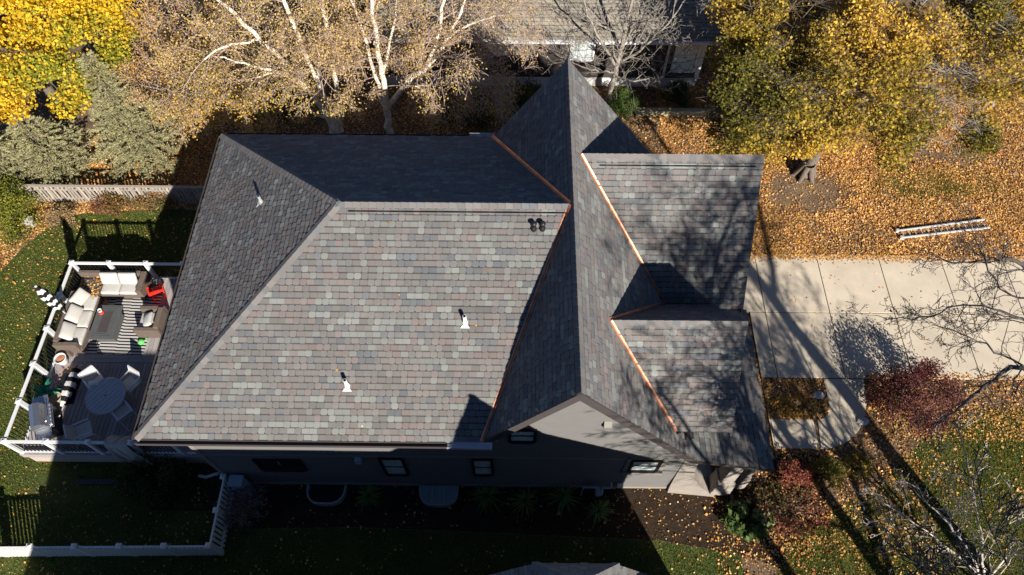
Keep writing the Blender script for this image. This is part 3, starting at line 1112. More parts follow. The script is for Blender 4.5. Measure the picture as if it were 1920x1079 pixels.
decking_slab(r, [(jx + .1, 1.5, jp - .05), (6.65, 1.5, jp - .05 - .63 * (6.65 - jx - .1)), (6.65, -7.5, jp - .05 - .63 * (6.65 - jx - .1)), (jx + .1, -7.5, jp - .05)])
az, ay = 8.76, -2.0
e5 = az - 3.12
decking_slab(r, [(-10.74, 1.1, e5), (2, 1.1, e5), (2, ay, az), (-9.1, ay, az)])
decking_slab(r, [(-10.74, -5.1, e5), (2, -5.1, e5), (2, ay, az), (-9.1, ay, az)])
decking_slab(r, [(-12.6, 1.1, 2.9), (-10.74, 1.1, e5), (-9.1, ay, az), (-10.74, -5.1, e5), (-12.6, -5.1, 2.9)])
sroof = r.build('roof', 'roof_felt', sh)
zl = lambda x: jp - KJ * abs(x - jx)
# only the gable's north end comes into view: shingle that
roof_plane(sroof, [(ew, .8, zl(ew)), (ew, jy, zl(ew)), (jx - hx, jy, zc), (jx, jy - hs, jp), (jx, .8, jp)], (0, 1, 0))
roof_plane(sroof, [(ee, .8, zl(ee)), (ee, jy, zl(ee)), (jx + hx, jy, zc), (jx, jy - hs, jp), (jx, .8, jp)], (0, 1, 0))
roof_plane(sroof, [(jx - hx, jy, zc), (jx + hx, jy, zc), (jx, jy - hs, jp)], (1, 0, 0))
roof_plane(sroof, [(-10.74, 1.1, e5), (-1.0, 1.1, e5), (-1.0, ay, az), (-9.1, ay, az)], (1, 0, 0))
roof_plane(sroof, [(-12.6, 1.1, 2.9), (-10.74, 1.1, e5), (-9.1, ay, az), (-10.74, -5.1, e5), (-12.6, -5.1, 2.9)], (0, 1, 0))
roof_plane(sroof, [(6.65, -7.5, jp - .05 - .63 * (6.65 - jx - .1)), (6.65, 1.5, jp - .05 - .63 * (6.65 - jx - .1)), (jx + .1, 1.5, jp - .05), (jx + .1, -7.5, jp - .05)], (0, 1, 0))
kn = (jp - zc) / hs
cap_line(sroof, (jx - hx, jy, zc), (jx, jy - hs, jp), Vector((-KJ, 0, 1)), Vector((0, kn, 1)))
cap_line(sroof, (jx + hx, jy, zc), (jx, jy - hs, jp), Vector((KJ, 0, 1)), Vector((0, kn, 1)))

# ---------------------------------------------------------------- deck
ZD = 0.90
DX0, DX1, DY0, DY1 = -16.12, -9.36, 7.33, 14.12
deck = thing('deck', 'raised brown plank deck with white railing at the side of the house', 'deck', ((DX0 + DX1) / 2, 10.7, 0))
bw = 0.143
nb = int((DX1 - DX0) / bw)
for seg, (y0, y1) in enumerate(((DY0, 10.62), (10.93, DY1))):
    me = MB().box(-.0645, .0645, 0, y1 - y0, -.03, 0).mesh('deck_board')
    me.materials.append(MATS['decking'])
    for i in range(nb):
        o = bpy.data.objects.new('deck_board', me)
        COL.objects.link(o)
        o.parent = deck
        o.matrix_parent_inverse = Matrix.Translation(-Vector(deck.location))
        o.location = (DX0 + bw * (i + .5), y0, ZD + random.uniform(-.002, .002))
        g = random.uniform(.82, 1.15)
        o.color = (g, g * random.uniform(.97, 1.0), g * random.uniform(.95, 1.0), 1)
for y in (10.705, 10.85):
    o = MB().box(DX0, DX1, y - .068, y + .068, ZD - .03, ZD).build('deck_board', 'decking', deck)
MB().box(DX0 + .02, DX1, DY0 + .02, DY1 - .02, ZD - .22, ZD - .06).build('joists', 'frame_black', deck)
for args in ((DX0, DX1, DY0 - .03, DY0 - .002), (DX0, DX1, DY1 + .002, DY1 + .03)):
    MB().box(*args, ZD - .26, ZD + .002).build('fascia', 'decking', deck)
MB().box(DX0 - .03, DX0 - .002, DY0 - .03, DY1 + .03, ZD - .26, ZD + .002).build('fascia', 'decking', deck)
for a in range(6):
    x0 = DX0 + (DX1 - DX0) * a / 6
    MB().box(x0 + .004, x0 + (DX1 - DX0) / 6 - .004, DY0 + .03, DY0 + .055, .0, ZD - .26).build('skirt_panel', 'skirt', deck)
MB().box(DX0 + .02, DX0 + .05, DY0 + .06, DY1, .0, ZD - .26).build('skirt_panel', 'skirt', deck)
MB().box(DX0 + .06, DX1, DY1 - .05, DY1 - .02, .0, ZD - .26).build('skirt_panel', 'skirt', deck)

ZT = ZD + 1.06
post_me = MB().box(-.062, .062, -.062, .062, 0, 1.08).mesh('railing_post')
post_me.materials.append(MATS['white'])
capm = MB()
capm.box(-.085, .085, -.085, .085, 1.08, 1.105)
capm.add([(-.07, -.07, 1.105), (.07, -.07, 1.105), (.07, .07, 1.105), (-.07, .07, 1.105), (0, 0, 1.15)], [(0, 1, 4), (1, 2, 4), (2, 3, 4), (3, 0, 4)])
cap_me = capm.mesh('post_cap')
cap_me.materials.append(MATS['white'])
bal_me = MB().box(-.011, .011, -.011, .011, .1, 1.0).mesh('baluster')
bal_me.materials.append(MATS['black_metal'])
DPI = Matrix.Translation(-Vector(deck.location))


def put(name, me, parent, loc, inv=None):
    o = bpy.data.objects.new(name, me)
    COL.objects.link(o)
    o.parent = parent
    if inv is not None: o.matrix_parent_inverse = inv
    o.location = loc
    return o


def railing(pa, pb, n, first=True, last=True):
    pa, pb = Vector(pa), Vector(pb)
    ps = [pa + (pb - pa) * (i / n) for i in range(n + 1)]
    d = (pb - pa).normalized()
    for i, p in enumerate(ps):
        if (i == 0 and not first) or (i == n and not last): continue
        po = put('railing_post', post_me, deck, (p.x, p.y, ZD), DPI)
        put('post_cap', cap_me, po, (0, 0, 0))
    for a, b in zip(ps[:-1], ps[1:]):
        q0, q1 = a + d * .065, b - d * .065
        MB().bar((q0.x, q0.y, ZT - .02), (q1.x, q1.y, ZT - .02), .09, .05).build('top_rail', 'white', deck)
        MB().bar((q0.x, q0.y, ZD + .09), (q1.x, q1.y, ZD + .09), .05, .06).build('bottom_rail', 'white', deck)
        L = (q1 - q0).length
        k = int(L / .115)
        for j in range(k):
            p = q0 + d * (L * (j + .5) / k)
            put('baluster', bal_me, deck, (p.x, p.y, ZD), DPI)


railing((DX0 + .06, DY0 + .06, 0), (-10.75, DY0 + .06, 0), 4)
railing((DX0 + .06, DY0 + .06, 0), (DX0 + .06, DY1 - .06, 0), 5, first=False)
railing((DX0 + .06, DY1 - .06, 0), (-12.05, DY1 - .06, 0), 3, first=False)
MB().bar((-10.68, DY0 + .06, ZT - .02), (-9.4, DY0 + .06, ZT - .02), .09, .05).build('top_rail', 'white', deck)
MB().bar((-10.68, DY0 + .06, ZD + .09), (-9.4, DY0 + .06, ZD + .09), .05, .06).build('bottom_rail', 'white', deck)

# ---- furniture on the deck
rug = MB()
nx, ny = 24, 2
rug.box(-1.02, 1.02, -1.32, 1.32, 0, .008)
o = rug.build('rug', 'rug_stripes', None)
o.location = (-14.07, 12.27, ZD + .003)
o.rotation_euler = (0, 0, R_(-1.5))
tag(o, 'black and white striped outdoor rug under the grey fire table', 'rug')


def soft(x0, x1, y0, y1, z0, z1, name, m, parent, local=True, r=.05, puff=.025):
    """cushion: rounded block with a swollen top"""
    n = 7
    vs, fs = [], []
    for k, zc in enumerate((z0, z1)):
        for j in range(n):
            for i in range(n):
                a, b = i / (n - 1), j / (n - 1)
                pf = puff * (math.sin(math.pi * a) * math.sin(math.pi * b)) ** .5 * (1 if k else -.0)
                vs.append((x0 + (x1 - x0) * a, y0 + (y1 - y0) * b, zc + pf + random.uniform(-.004, .004)))
    idx = lambda k, i, j: k * n * n + j * n + i
    for j in range(n - 1):
        for i in range(n - 1):
            fs.append((idx(1, i, j), idx(1, i + 1, j), idx(1, i + 1, j + 1), idx(1, i, j + 1)))
            fs.append((idx(0, i, j + 1), idx(0, i + 1, j + 1), idx(0, i + 1, j), idx(0, i, j)))
    for i in range(n - 1):
        fs.append((idx(0, i, 0), idx(0, i + 1, 0), idx(1, i + 1, 0), idx(1, i, 0)))
        fs.append((idx(0, i + 1, n - 1), idx(0, i, n - 1), idx(1, i, n - 1), idx(1, i + 1, n - 1)))
        fs.append((idx(0, 0, i + 1), idx(0, 0, i), idx(1, 0, i), idx(1, 0, i + 1)))
        fs.append((idx(0, n - 1, i), idx(0, n - 1, i + 1), idx(1, n - 1, i + 1), idx(1, n - 1, i)))
    mb = MB().add(vs, fs)
    o = mb.build(name, m, parent, local=local, smooth=True)
    md = o.modifiers.new('bevel', 'BEVEL')
    md.width = r
    md.segments = 3
    md.limit_method = 'ANGLE'
    md.angle_limit = R_(50)
    return o


sofa = thing('sectional_sofa', 'brown wicker corner sofa with pale cushions along the deck railing', 'sofa', (-15.0, 12.6, ZD))
Z = ZD
f = MB()
f.box(-15.98, -15.12, 10.98, 13.12, Z + .06, Z + .30)
f.build('base', 'wicker', sofa, bevel=.02)
MB().box(-15.98, -15.82, 11.10, 13.12, Z + .30, Z + .68).build('backrest', 'wicker', sofa, bevel=.02)
MB().box(-15.98, -15.16, 10.94, 11.10, Z + .06, Z + .62).build('armrest', 'wicker', sofa, bevel=.02)
MB().box(-15.11, -13.72, 13.16, 13.98, Z + .06, Z + .30).build('base', 'wicker', sofa, bevel=.02)
MB().box(-15.98, -13.72, 13.86, 14.0, Z + .30, Z + .68).build('backrest', 'wicker', sofa, bevel=.02)
MB().box(-13.71, -13.52, 13.12, 14.0, Z + .06, Z + .64).build('armrest', 'wicker', sofa, bevel=.02)
ct = MB().box(-15.95, -15.16, 13.16, 13.82, Z + .06, Z + .40).build('corner_table', 'wicker', sofa, bevel=.01)
for i in range(6):
    y = 13.21 + i * .096
    MB().box(-15.86, -15.20, y, y + .085, Z + .405, Z + .425).build('slat', 'table_gray', ct)
for i, (y0, y1) in enumerate(((11.11, 11.78), (11.79, 12.46), (12.47, 13.12))):
    soft(-15.74, -15.13, y0, y1, Z + .30, Z + .44, 'seat_cushion', 'cushion', sofa, False)
for (x0, x1) in ((-15.08, -14.42), (-14.41, -13.74)):
    soft(x0, x1, 13.17, 13.70, Z + .30, Z + .44, 'seat_cushion', 'cushion', sofa, False)


def leaning(name, m, parent, c, sx, sy, th, tilt, rz, local=False):
    o = soft(-sx / 2, sx / 2, -sy / 2, sy / 2, 0, th, name, m, parent, True, .05, .05)
    o.matrix_parent_inverse = Matrix.Translation(-Vector(parent.location))
    o.matrix_basis = Matrix.Translation(c) @ Matrix.Rotation(rz, 4, 'Z') @ Matrix.Rotation(tilt, 4, 'X')
    return o


for x in (-14.75, -14.08):
    leaning('back_cushion', 'cushion', sofa, (x, 13.71, Z + .65), .64, .48, .12, R_(62), 0)
for k, (y, rz) in enumerate(((11.5, 92), (12.2, 86), (12.86, 68))):
    leaning('back_cushion', 'cushion', sofa, (-15.63, y, Z + .62), .62, .46, .13, R_(50), R_(rz))

ft = thing('fire_table', 'rectangular dark grey fire pit table on the striped rug', 'table', (-14.45, 11.93, ZD))
MB().box(-14.45 - .43, -14.45 + .43, 11.93 - .68, 11.93 + .68, Z + .50, Z + .55).build('table_top', 'table_gray', ft, bevel=.01)
for i in range(3):
    a = .35 - i * .075
    b = .60 - i * .075
    for (x0, x1, y0, y1) in ((-a, a, -b, -b + .06), (-a, a, b - .06, b), (-a, -a + .06, -b + .065, b - .065), (a - .06, a, -b + .065, b - .065)):
        MB().box(-14.45 + x0, -14.45 + x1, 11.93 + y0, 11.93 + y1, Z + .552, Z + .560).build('top_slat', 'table_gray', ft)
MB().box(-14.45 - .17, -14.45 + .17, 11.93 - .42, 11.93 + .42, Z + .552, Z + .563).build('burner_lid', 'trim_dark', ft, bevel=.004)
MB().box(-14.45 - .30, -14.45 + .30, 11.93 - .52, 11.93 + .52, Z + .012, Z + .5).build('base', 'table_gray', ft, bevel=.01)
cp = MB()
cx, cy = -14.72, 12.33
cp.lathe([(.05, Z + .562), (.06, Z + .6), (.075, Z + .68), (.066, Z + .68), (.05, Z + .6)], cx, cy, 14)
o = cp.build('cup', 'fabric_white', None, smooth=True)
tag(o, 'small white and red cup on the grey fire table', 'cup')
MB().lathe([(.09, Z + .562), (.085, Z + .59), (.06, Z + .60)], cx + .03, cy - .04, 12).build('saucer', 'red_plastic', o, smooth=True)

ac = thing('armchair', 'single brown wicker armchair with one pale cushion on the rug', 'armchair', (-12.92, 12.05, ZD))
MB().box(-13.35, -12.62, 11.66, 12.48, Z + .06, Z + .30).build('base', 'wicker', ac, bevel=.02)
MB().box(-12.66, -12.5, 11.66, 12.48, Z + .06, Z + .70).build('backrest', 'wicker', ac, bevel=.02)
for y in (11.56, 12.42):
    MB().box(-13.37, -12.5, y, y + .16, Z + .06, Z + .60).build('armrest', 'wicker', ac, bevel=.02)
soft(-13.33, -12.68, 11.73, 12.41, Z + .30, Z + .43, 'seat_cushion', 'cushion', ac, False)
leaning('back_cushion', 'cushion', ac, (-12.93, 12.03, Z + .52), .52, .40, .11, R_(32), R_(-82))

# little red garden chair
rc = thing('garden_chair', 'small bright red plastic chair by the white railing', 'chair', (-13.2, 13.45, ZD), R_(-150))
for i in range(4):
    x = -.15 + i * .1
    MB().bar((x, -.16, .20), (x * .9, .12, .17), .085, .015).build('seat_slat', 'red_plastic', rc, True)
for i in range(5):
    a = -.2 + i * .1
    MB().bar((a * .75, .13, .16), (a * 1.05, .30, .52 + .06 * math.cos(a * 7)), .085, .015, (0, 1, 0)).build('back_slat', 'red_plastic', rc, True)
for s in (-1, 1):
    MB().bar((s * .23, -.2, .30), (s * .23, .22, .30), .085, .02).build('armrest', 'red_plastic', rc, True)
    MB().bar((s * .22, -.16, .0), (s * .22, -.16, .29), .05, .05).build('leg', 'red_plastic', rc, True)
    MB().bar((s * .2, -.1, .16), (s * .2, .34, 0.02), .05, .05).build('leg', 'red_plastic', rc, True)
pt = MB()
pt.lathe([(.10, ZD), (.13, ZD + .18), (.14, ZD + .2), (.12, ZD + .2), (.11, ZD + .15)], -13.28, 13.86, 14)
tag(pt.build('flower_pot', 'rock', None, smooth=True), 'small grey pot behind the red chair', 'pot')
pt = MB()
pt.lathe([(.15, ZD), (.2, ZD + .3), (.22, ZD + .34), (.19, ZD + .34), (.17, ZD + .25)], -12.22, 11.75, 16)
tag(pt.build('flower_pot', 'terracotta', None, smooth=True), 'terracotta pot tucked under the eave behind the armchair', 'pot')
ty = MB()
ty.lathe([(.02, ZD + .012), (.11, ZD + .02), (.12, ZD + .1), (.06, ZD + .16), (.01, ZD + .17)], -13.25, 11.4, 12)
ty.tube([(-13.15, 11.42, ZD + .1), (-12.98, 11.5, ZD + .16)], .02, 6)
tag(ty.build('watering_toy', 'green_plastic', None, smooth=True), 'small green plastic toy on the rug corner', 'toy')

# round dining table
tb = thing('dining_table', 'round grey slatted dining table on the lower deck', 'table', (-13.52, 9.10, ZD), R_(-38))
R0 = .62
for i in range(9):
    x0 = -R0 + i * (2 * R0 / 9)
    x1 = x0 + 2 * R0 / 9 - .013
    pts = []
    for x in np.linspace(x0, x1, 4): pts.append((x, -math.sqrt(max(R0 * R0 - x * x, .002))))
    for x in np.linspace(x1, x0, 4): pts.append((x, math.sqrt(max(R0 * R0 - x * x, .002))))
    MB().prism(pts, .70, .725).build('slat', 'slat_gray', tb, True)
ring = MB()
n = 40
for i in range(n):
    a, b = 2 * math.pi * i / n, 2 * math.pi * (i + 1) / n
    ring.bar(((R0 + .012) * math.cos(a), (R0 + .012) * math.sin(a), .705), ((R0 + .012) * math.cos(b), (R0 + .012) * math.sin(b), .705), .03, .05)
ring.build('rim', 'slat_gray', tb, True)
MB().lathe([(.028, .726), (.028, .730), (.001, .730)], 0, 0, 12).build('parasol_hole', 'frame_black', tb, True)
for k in range(4):
    a = math.pi / 4 + k * math.pi / 2
    MB().bar((.42 * math.cos(a), .42 * math.sin(a), 0), (.36 * math.cos(a), .36 * math.sin(a), .69), .05, .05).build('leg', 'slat_gray', tb, True)


def dining_chair(label):
    """faces +y"""
    t = thing('dining_chair', label, 'chair', (0, 0, ZD), 0, 'dining chairs round the slatted table')
    MB().slab([(-.23, -.22, .43), (.23, -.22, .43), (.23, .24, .45), (-.23, .24, .45)], (0, 0, -.015)).build('seat', 'sling', t, True)
    MB().slab([(-.23, -.23, .44), (.23, -.23, .44), (.22, -.38, .86), (-.22, -.38, .86)], (0, -.015, 0)).build('backrest', 'sling', t, True)
    MB().bar((-.25, -.385, .87), (.25, -.385, .87), .04, .05).build('top_bar', 'alu', t, True)
    for s in (-1, 1):
        MB().tube([(s * .25, -.44, 0), (s * .25, -.22, .42), (s * .25, -.385, .87)], .018, 6).build('leg', 'alu', t, True)
        MB().tube([(s * .25, .30, 0), (s * .25, .25, .63)], .018, 6).build('leg', 'alu', t, True)
        MB().bar((s * .25, -.33, .64), (s * .25, .28, .64), .045, .022).build('armrest', 'alu', t, True)
        MB().bar((s * .25, -.22, .425), (s * .25, .26, .445), .02, .03).build('seat_rail', 'alu', t, True)
    return t


dc = dining_chair('grey dining chair at the table edge towards the striped umbrella')
for i, (x, y, rz, lab) in enumerate((
        (-14.12, 9.66, -135, None),
        (-12.98, 9.66, 150, 'grey dining chair at the table edge towards the sofa and house'),
        (-12.90, 8.62, 45, 'grey dining chair pushed in on the table side nearest the house eave'),
        (-14.02, 7.98, -62, 'grey dining chair pulled away from the table by the grill'))):
    o = dc if i == 0 else copy_tree(dc)
    o.location = (x, y, ZD)
    o.rotation_euler = (0, 0, R_(rz))
    if lab: o['label'] = lab
o = soft(-14.22, -13.86, 9.48, 9.60, ZD + .46, ZD + .74, 'throw_pillow', 'fabric_white', None)
o.location = (0, 0, 0)
tag(o, 'small white pillow on the dining chair nearest the umbrella', 'pillow')

# gas grill
gl = thing('gas_grill', 'stainless steel gas grill with knobs in the deck corner', 'grill', (-15.28, 8.28, ZD), R_(24))
MB().box(-.25, .25, -.45, .45, .08, .72).build('cabinet', 'black_metal', gl, True, bevel=.01)
MB().box(-.28, .30, -.42, .42, .72, .86).build('firebox', 'steel', gl, True, bevel=.01)
hd = MB()
vs, fs = [], []
prof = [(-.29, .86), (-.30, 1.0), (-.24, 1.12), (-.10, 1.17), (.06, 1.12), (.14, .98), (.15, .86)]
for y in (-.41, .41):
    vs += [(x, y, z) for x, z in prof]
m_ = len(prof)
fs = [(i, i + 1, m_ + i + 1, m_ + i) for i in range(m_ - 1)] + [tuple(range(m_))[::-1], tuple(range(m_, 2 * m_))]
hood = hd.add(vs, fs).build('hood', 'steel', gl, True)
MB().tube([(.17, -.3, 1.02), (.2, -.3, 1.02), (.2, .3, 1.02), (.17, .3, 1.02)], .014, 6).build('handle', 'steel', hood, True)
for s in (-1, 1):
    MB().box(-.24, .24, s * .43 + (0 if s > 0 else -.34), s * .43 + (.34 if s > 0 else 0), .80, .84).build('side_shelf', 'steel', gl, True, bevel=.01)
MB().slab([(.16, -.41, .87), (.16, .41, .87), (.31, .41, .78), (.31, -.41, .78)], (0, 0, -.03)).build('control_panel', 'steel', gl, True)
for k in range(6):
    y = -.34 + k * .136
    MB().tube([(.25, y, .825), (.28, y, .86)], .03, 10).build('knob', 'gutter_metal', gl, True)
for x, y in ((-.2, -.38), (.2, -.38), (-.2, .38), (.2, .38)):
    MB().tube([(x, y - .02, .04), (x, y + .02, .04)], .04, 10).build('wheel', 'black_metal', gl, True)

# potted plant with long leaves
pp = thing('potted_plant', 'tan planter with a spiky dark green plant beside the grill', 'plant', (-15.42, 9.18, ZD))
MB().lathe([(.14, 0), (.19, .30), (.21, .34), (.17, .34), (.15, .26)], 0, 0, 16).build('pot', 'planter_tan', pp, True, smooth=True)


def blade_fan(n, L, wid, z0, seed, spread=1.0):
    rr = random.Random(seed)
    mb = MB()
    for i in range(n):
        a = 2 * math.pi * i / n + rr.uniform(-.2, .2)
        l = L * (rr.uniform(.7, 1.1) if n < 40 else rr.uniform(.35, 1.1))
        el = rr.uniform(.35, 1.1) if n < 40 else rr.uniform(.5, 1.45)
        pts = []
        for k in range(6):
            t = k / 5
            rad = l * t * math.cos(el) * spread
            zz = z0 + l * t * math.sin(el) - l * .55 * t * t
            pts.append((Vector((rad * math.cos(a), rad * math.sin(a), zz)), wid * math.sin(math.pi * (0.12 + .88 * t)) + .003))
        sd_ = Vector((-math.sin(a), math.cos(a), 0))
        vs = []
        for p, ww in pts: vs += [p - sd_ * ww, p + Vector((0, 0, -.01)), p + sd_ * ww]
        g_ = rr.uniform(.7, 1.3)
        mb.add(vs, [(3 * k + j, 3 * k + j + 1, 3 * k + j + 4, 3 * k + j + 3) for k in range(5) for j in range(2)], (.03 * g_, .20 * g_, .115 * g_))
    return mb


lm = blade_fan(17, .68, .06, .40, 3)
lm.v = [(x - .32, y + .12, z) for x, y, z in lm.v]
lm.v = [(x, y, z) for x, y, z in lm.v]
lo = lm.build('leaves', 'leaf', pp, True, cols=True)
MB().lathe([(.11, 0), (.15, .26), (.16, .34), (.13, .34)], -.32, .12, 14).build('inner_pot', 'black_metal', pp, True, smooth=True)
# white bowl planter with dead leaves
bp_ = thing('bowl_planter', 'white round planter full of dry leaves by the sofa end', 'planter', (-15.72, 10.60, ZD))
MB().lathe([(.12, 0), (.17, .2), (.205, .36), (.215, .38), (.18, .38), (.17, .3)], 0, 0, 18).build('bowl', 'white', bp_, True, smooth=True)
MB().lathe([(.172, .31), (.1, .335), (.005, .345)], 0, 0, 14).build('dry_leaves', 'terracotta', bp_, True)
MB().box(-.28, .2, .22, .6, 0, .3).build('bench_box', 'wicker', bp_, True)
# folded striped canopy lying on a low dark bench
fu = thing('folded_parasol', 'black and white striped parasol lying folded on the deck boards', 'parasol', (-15.05, 9.62, ZD))


def folded_canopy(L, r, nz=22, na=18, seed=1):
    rr = random.Random(seed)
    vs, fs = [], []
    for j in range(nz + 1):
        t = j / nz
        rad = r * (0.35 + .75 * math.sin(math.pi * min(1, .18 + t * .72))) * (1 - .55 * max(0, t - .75) / .25)
        for i in range(na):
            a = 2 * math.pi * i / na
            k = 1 + .22 * math.sin(a * 6 + t * 1.3) + rr.uniform(-.03, .03)
            vs.append((rad * k * math.cos(a), rad * k * math.sin(a), L * t))
    for j in range(nz):
        for i in range(na):
            fs.append((j * na + i, j * na + (i + 1) % na, (j + 1) * na + (i + 1) % na, (j + 1) * na + i))
    fs += [tuple(range(na))[::-1], tuple(range(nz * na, nz * na + na))]
    return MB().add(vs, fs)


o = folded_canopy(1.35, .15).build('canopy', 'awning_stripes', fu, True, smooth=True)
o.matrix_basis = Matrix.Translation((0.0, .62, .27)) @ Matrix.Rotation(R_(91), 4, 'X') @ Matrix.Rotation(R_(-5), 4, 'Y')
MB().tube([(-.02, -.7, .27), (-.06, -1.1, .26)], .02, 6).build('pole', 'bark_pale', fu, True)
MB().box(-.5, -.16, -.5, .5, 0, .16).build('bench', 'black_metal', fu, True)
MB().box(-.12, .1, -.55, .45, 0, .11).build('support', 'black_metal', fu, True)
# standing umbrella at the rail
um = thing('parasol', 'closed black and white striped parasol standing at the deck railing', 'parasol', (-15.84, 12.16, ZD))
MB().lathe([(.24, 0), (.24, .05), (.05, .08), (.03, .2)], 0, 0, 16).build('base', 'black_metal', um, True)
MB().tube([(0, 0, .1), (0, 0, 2.62)], .022, 8).build('pole', 'alu', um, True)
o = folded_canopy(1.55, .15, seed=4).build('canopy', 'awning_stripes', um, True, smooth=True)
o.location = (0, 0, 1.05)
# draped cover on the railing
cl = MB()
nx, ny = 26, 30
vs, fs = [], []
for j in range(ny + 1):
    s = j / ny
    for i in range(nx + 1):
        a = i / nx
        x = -12.95 + a * (.85 - .12 * s) + .12 * s + .05 * math.sin(s * 5 + a * 3)
        fold = .05 * math.sin(a * 19 + s * 2) + .03 * math.sin(a * 33 + 1)
        if s < .28:
            t = s / .28
            y = DY0 + .45 - .36 * t + fold * .5
            z = ZD + .55 + .52 * t ** .6
        elif s < .36:
            t = (s - .28) / .08
            y = DY0 + .09 - .10 * t
            z = ZT + .035 + .015 * math.sin(t * math.pi) + abs(fold) * .4
        else:
            t = (s - .36) / .64
            y = DY0 - .03 - .14 * math.sin(min(1, t * 1.5) * 1.57) - fold * t * 1.5
            z = ZT + .02 - 1.15 * t * (1 - .35 * (1 - a) ** 1.4 + .1 * math.sin(a * 9))
            x += .30 * t
        vs.append((x, y, z))
for j in range(ny):
    for i in range(nx):
        fs.append((j * (nx + 1) + i, j * (nx + 1) + i + 1, (j + 1) * (nx + 1) + i + 1, (j + 1) * (nx + 1) + i))
o = cl.add(vs, fs).build('furniture_cover', 'tarp', None, smooth=True)
md = o.modifiers.new('solid', 'SOLIDIFY')
md.thickness = .008
tag(o, 'crumpled grey furniture cover draped over the deck railing', 'cover')
bx = MB().box(-12.42, -12.05, 7.62, 8.02, ZD, ZD + .42).build('storage_box', 'edging', None, bevel=.02)
tag(bx, 'dark blue-black storage box under the eave by the railing', 'box')
MB().tube([(-12.3, 7.60, ZD + .3), (-12.3, 7.62, ZD + .3)], .03, 10).build('latch', 'white', bx)

# ---------------------------------------------------------------- fences
wf = thing('picket_fence', 'white vinyl picket fence round the shaded side lawn', 'fence', (-9.2, 4.4, 0))
WPI = Matrix.Translation(-Vector(wf.location))
pk = MB().box(-.04, .04, -.012, .012, .06, 1.12).mesh('picket')
pk.materials.append(MATS['white_pvc'])
fpost = MB()
fpost.box(-.065, .065, -.065, .065, 0, 1.24)
fpost.box(-.085, .085, -.085, .085, 1.24, 1.27)
fpost.add([(-.07, -.07, 1.27), (.07, -.07, 1.27), (.07, .07, 1.27), (-.07, .07, 1.27), (0, 0, 1.33)], [(0, 1, 4), (1, 2, 4), (2, 3, 4), (3, 0, 4)])
fp = fpost.mesh('post')
fp.materials.append(MATS['white_pvc'])


def pickets(pa, pb, npost, pitch, skip0=False, out=(0, 0)):
    pa, pb = Vector((*pa, 0)), Vector((*pb, 0))
    d = (pb - pa).normalized()
    rot = math.atan2(d.y, d.x)
    for i in range(npost + 1):
        if i == 0 and skip0: continue
        p = pa + (pb - pa) * (i / npost)
        o = put('post', fp, wf, p, WPI)
        o.rotation_euler[2] = rot
    for z in (.16, 1.10):
        MB().bar((pa.x, pa.y, z), (pb.x, pb.y, z), .055, .08).build('rail', 'white_pvc', wf)
    L = (pb - pa).length
    k = int(L / pitch)
    s = Vector((out[0], out[1], 0))
    for j in range(k):
        o = put('picket', pk, wf, pa + d * (L * (j + .5) / k) + s, WPI)
        o.rotation_euler[2] = rot


pickets((-9.22, 6.56), (-9.22, 4.46), 2, .145, out=(.05, 0))
pickets((-9.22, 4.46), (-20.0, 4.28), 8, .125, skip0=True, out=(0, -.05))

bf = thing('board_fence', 'weathered grey-brown wooden board fence below the spruces', 'fence', (-15, 18.3, 0))
BPI = Matrix.Translation(-Vector(bf.location))
bd = MB().box(-.045, .045, -.01, .01, .04, 1.02).mesh('fence_board')
bd.materials.append(MATS['fence_wood'])
x = -20.6
while x < -9.6:
    o = put('fence_board', bd, bf, (x, 18.27 + random.uniform(-.008, .008), random.uniform(-.03, .03)), BPI)
    o.rotation_euler = (0, R_(random.uniform(-2.5, 2.5)), 0)
    g = random.uniform(.7, 1.2)
    o.color = (g, g, g, 1)
    x += .142
for z in (.25, .8):
    MB().bar((-20.7, 18.305, z), (-9.6, 18.305, z), .04, .085).build('rail', 'fence_wood', bf)
MB().bar((-20.7, 18.29, 1.045), (-9.6, 18.29, 1.045), .12, .03).build('cap_rail', 'fence_wood', bf)
x = -20.6
while x < -9.5:
    MB().box(x - .045, x + .045, 18.33, 18.42, 0, 1.03).build('post', 'fence_wood', bf)
    x += 2.2

# ---------------------------------------------------------------- ladder
ld = thing('ladder', 'aluminium extension ladder lying on the fallen leaves by the driveway', 'ladder', (17.2, 17.35, 0))
a0, a1 = at(1684, 433, .1), at(1846, 412, .1)
b0, b1 = at(1692, 446, .1), at(1856, 427, .1)
MB().bar(a0, a1, .045, .085).build('side_rail', 'alu', ld)
MB().bar(b0, b1, .045, .085).build('side_rail', 'alu', ld)
for i in range(14):
    t = (i + .4) / 14
    MB().tube([a0.lerp(a1, t), b0.lerp(b1, t)], .017, 8).build('rung', 'alu', ld)
for p in (a0, b0):
    MB().box(p.x - .1, p.x + .02, p.y - .05, p.y + .05, .02, .17).build('foot', 'alu', ld)


def rock(px, py, r, label, m='rock', seed=0):
    rr = random.Random(seed)
    p = at(px, py, 0)
    vs, fs = [], []
    n, k = 9, 5
    for j in range(k + 1):
        ph = math.pi * j / k * .55
        for i in range(n):
            a = 2 * math.pi * i / n
            q = r * rr.uniform(.85, 1.12)
            vs.append((p.x + q * math.sin(ph + .02) * math.cos(a) * 1.15, p.y + q * math.sin(ph + .02) * math.sin(a) * .8, -.02 + q * .75 * math.cos(ph)))
    for j in range(k):
        for i in range(n):
            fs.append((j * n + i, j * n + (i + 1) % n, (j + 1) * n + (i + 1) % n, (j + 1) * n + i))
    fs.append(tuple(range(n)))
    o = MB().add(vs, fs).build('rock', m, None)
    return tag(o, label, 'rock')


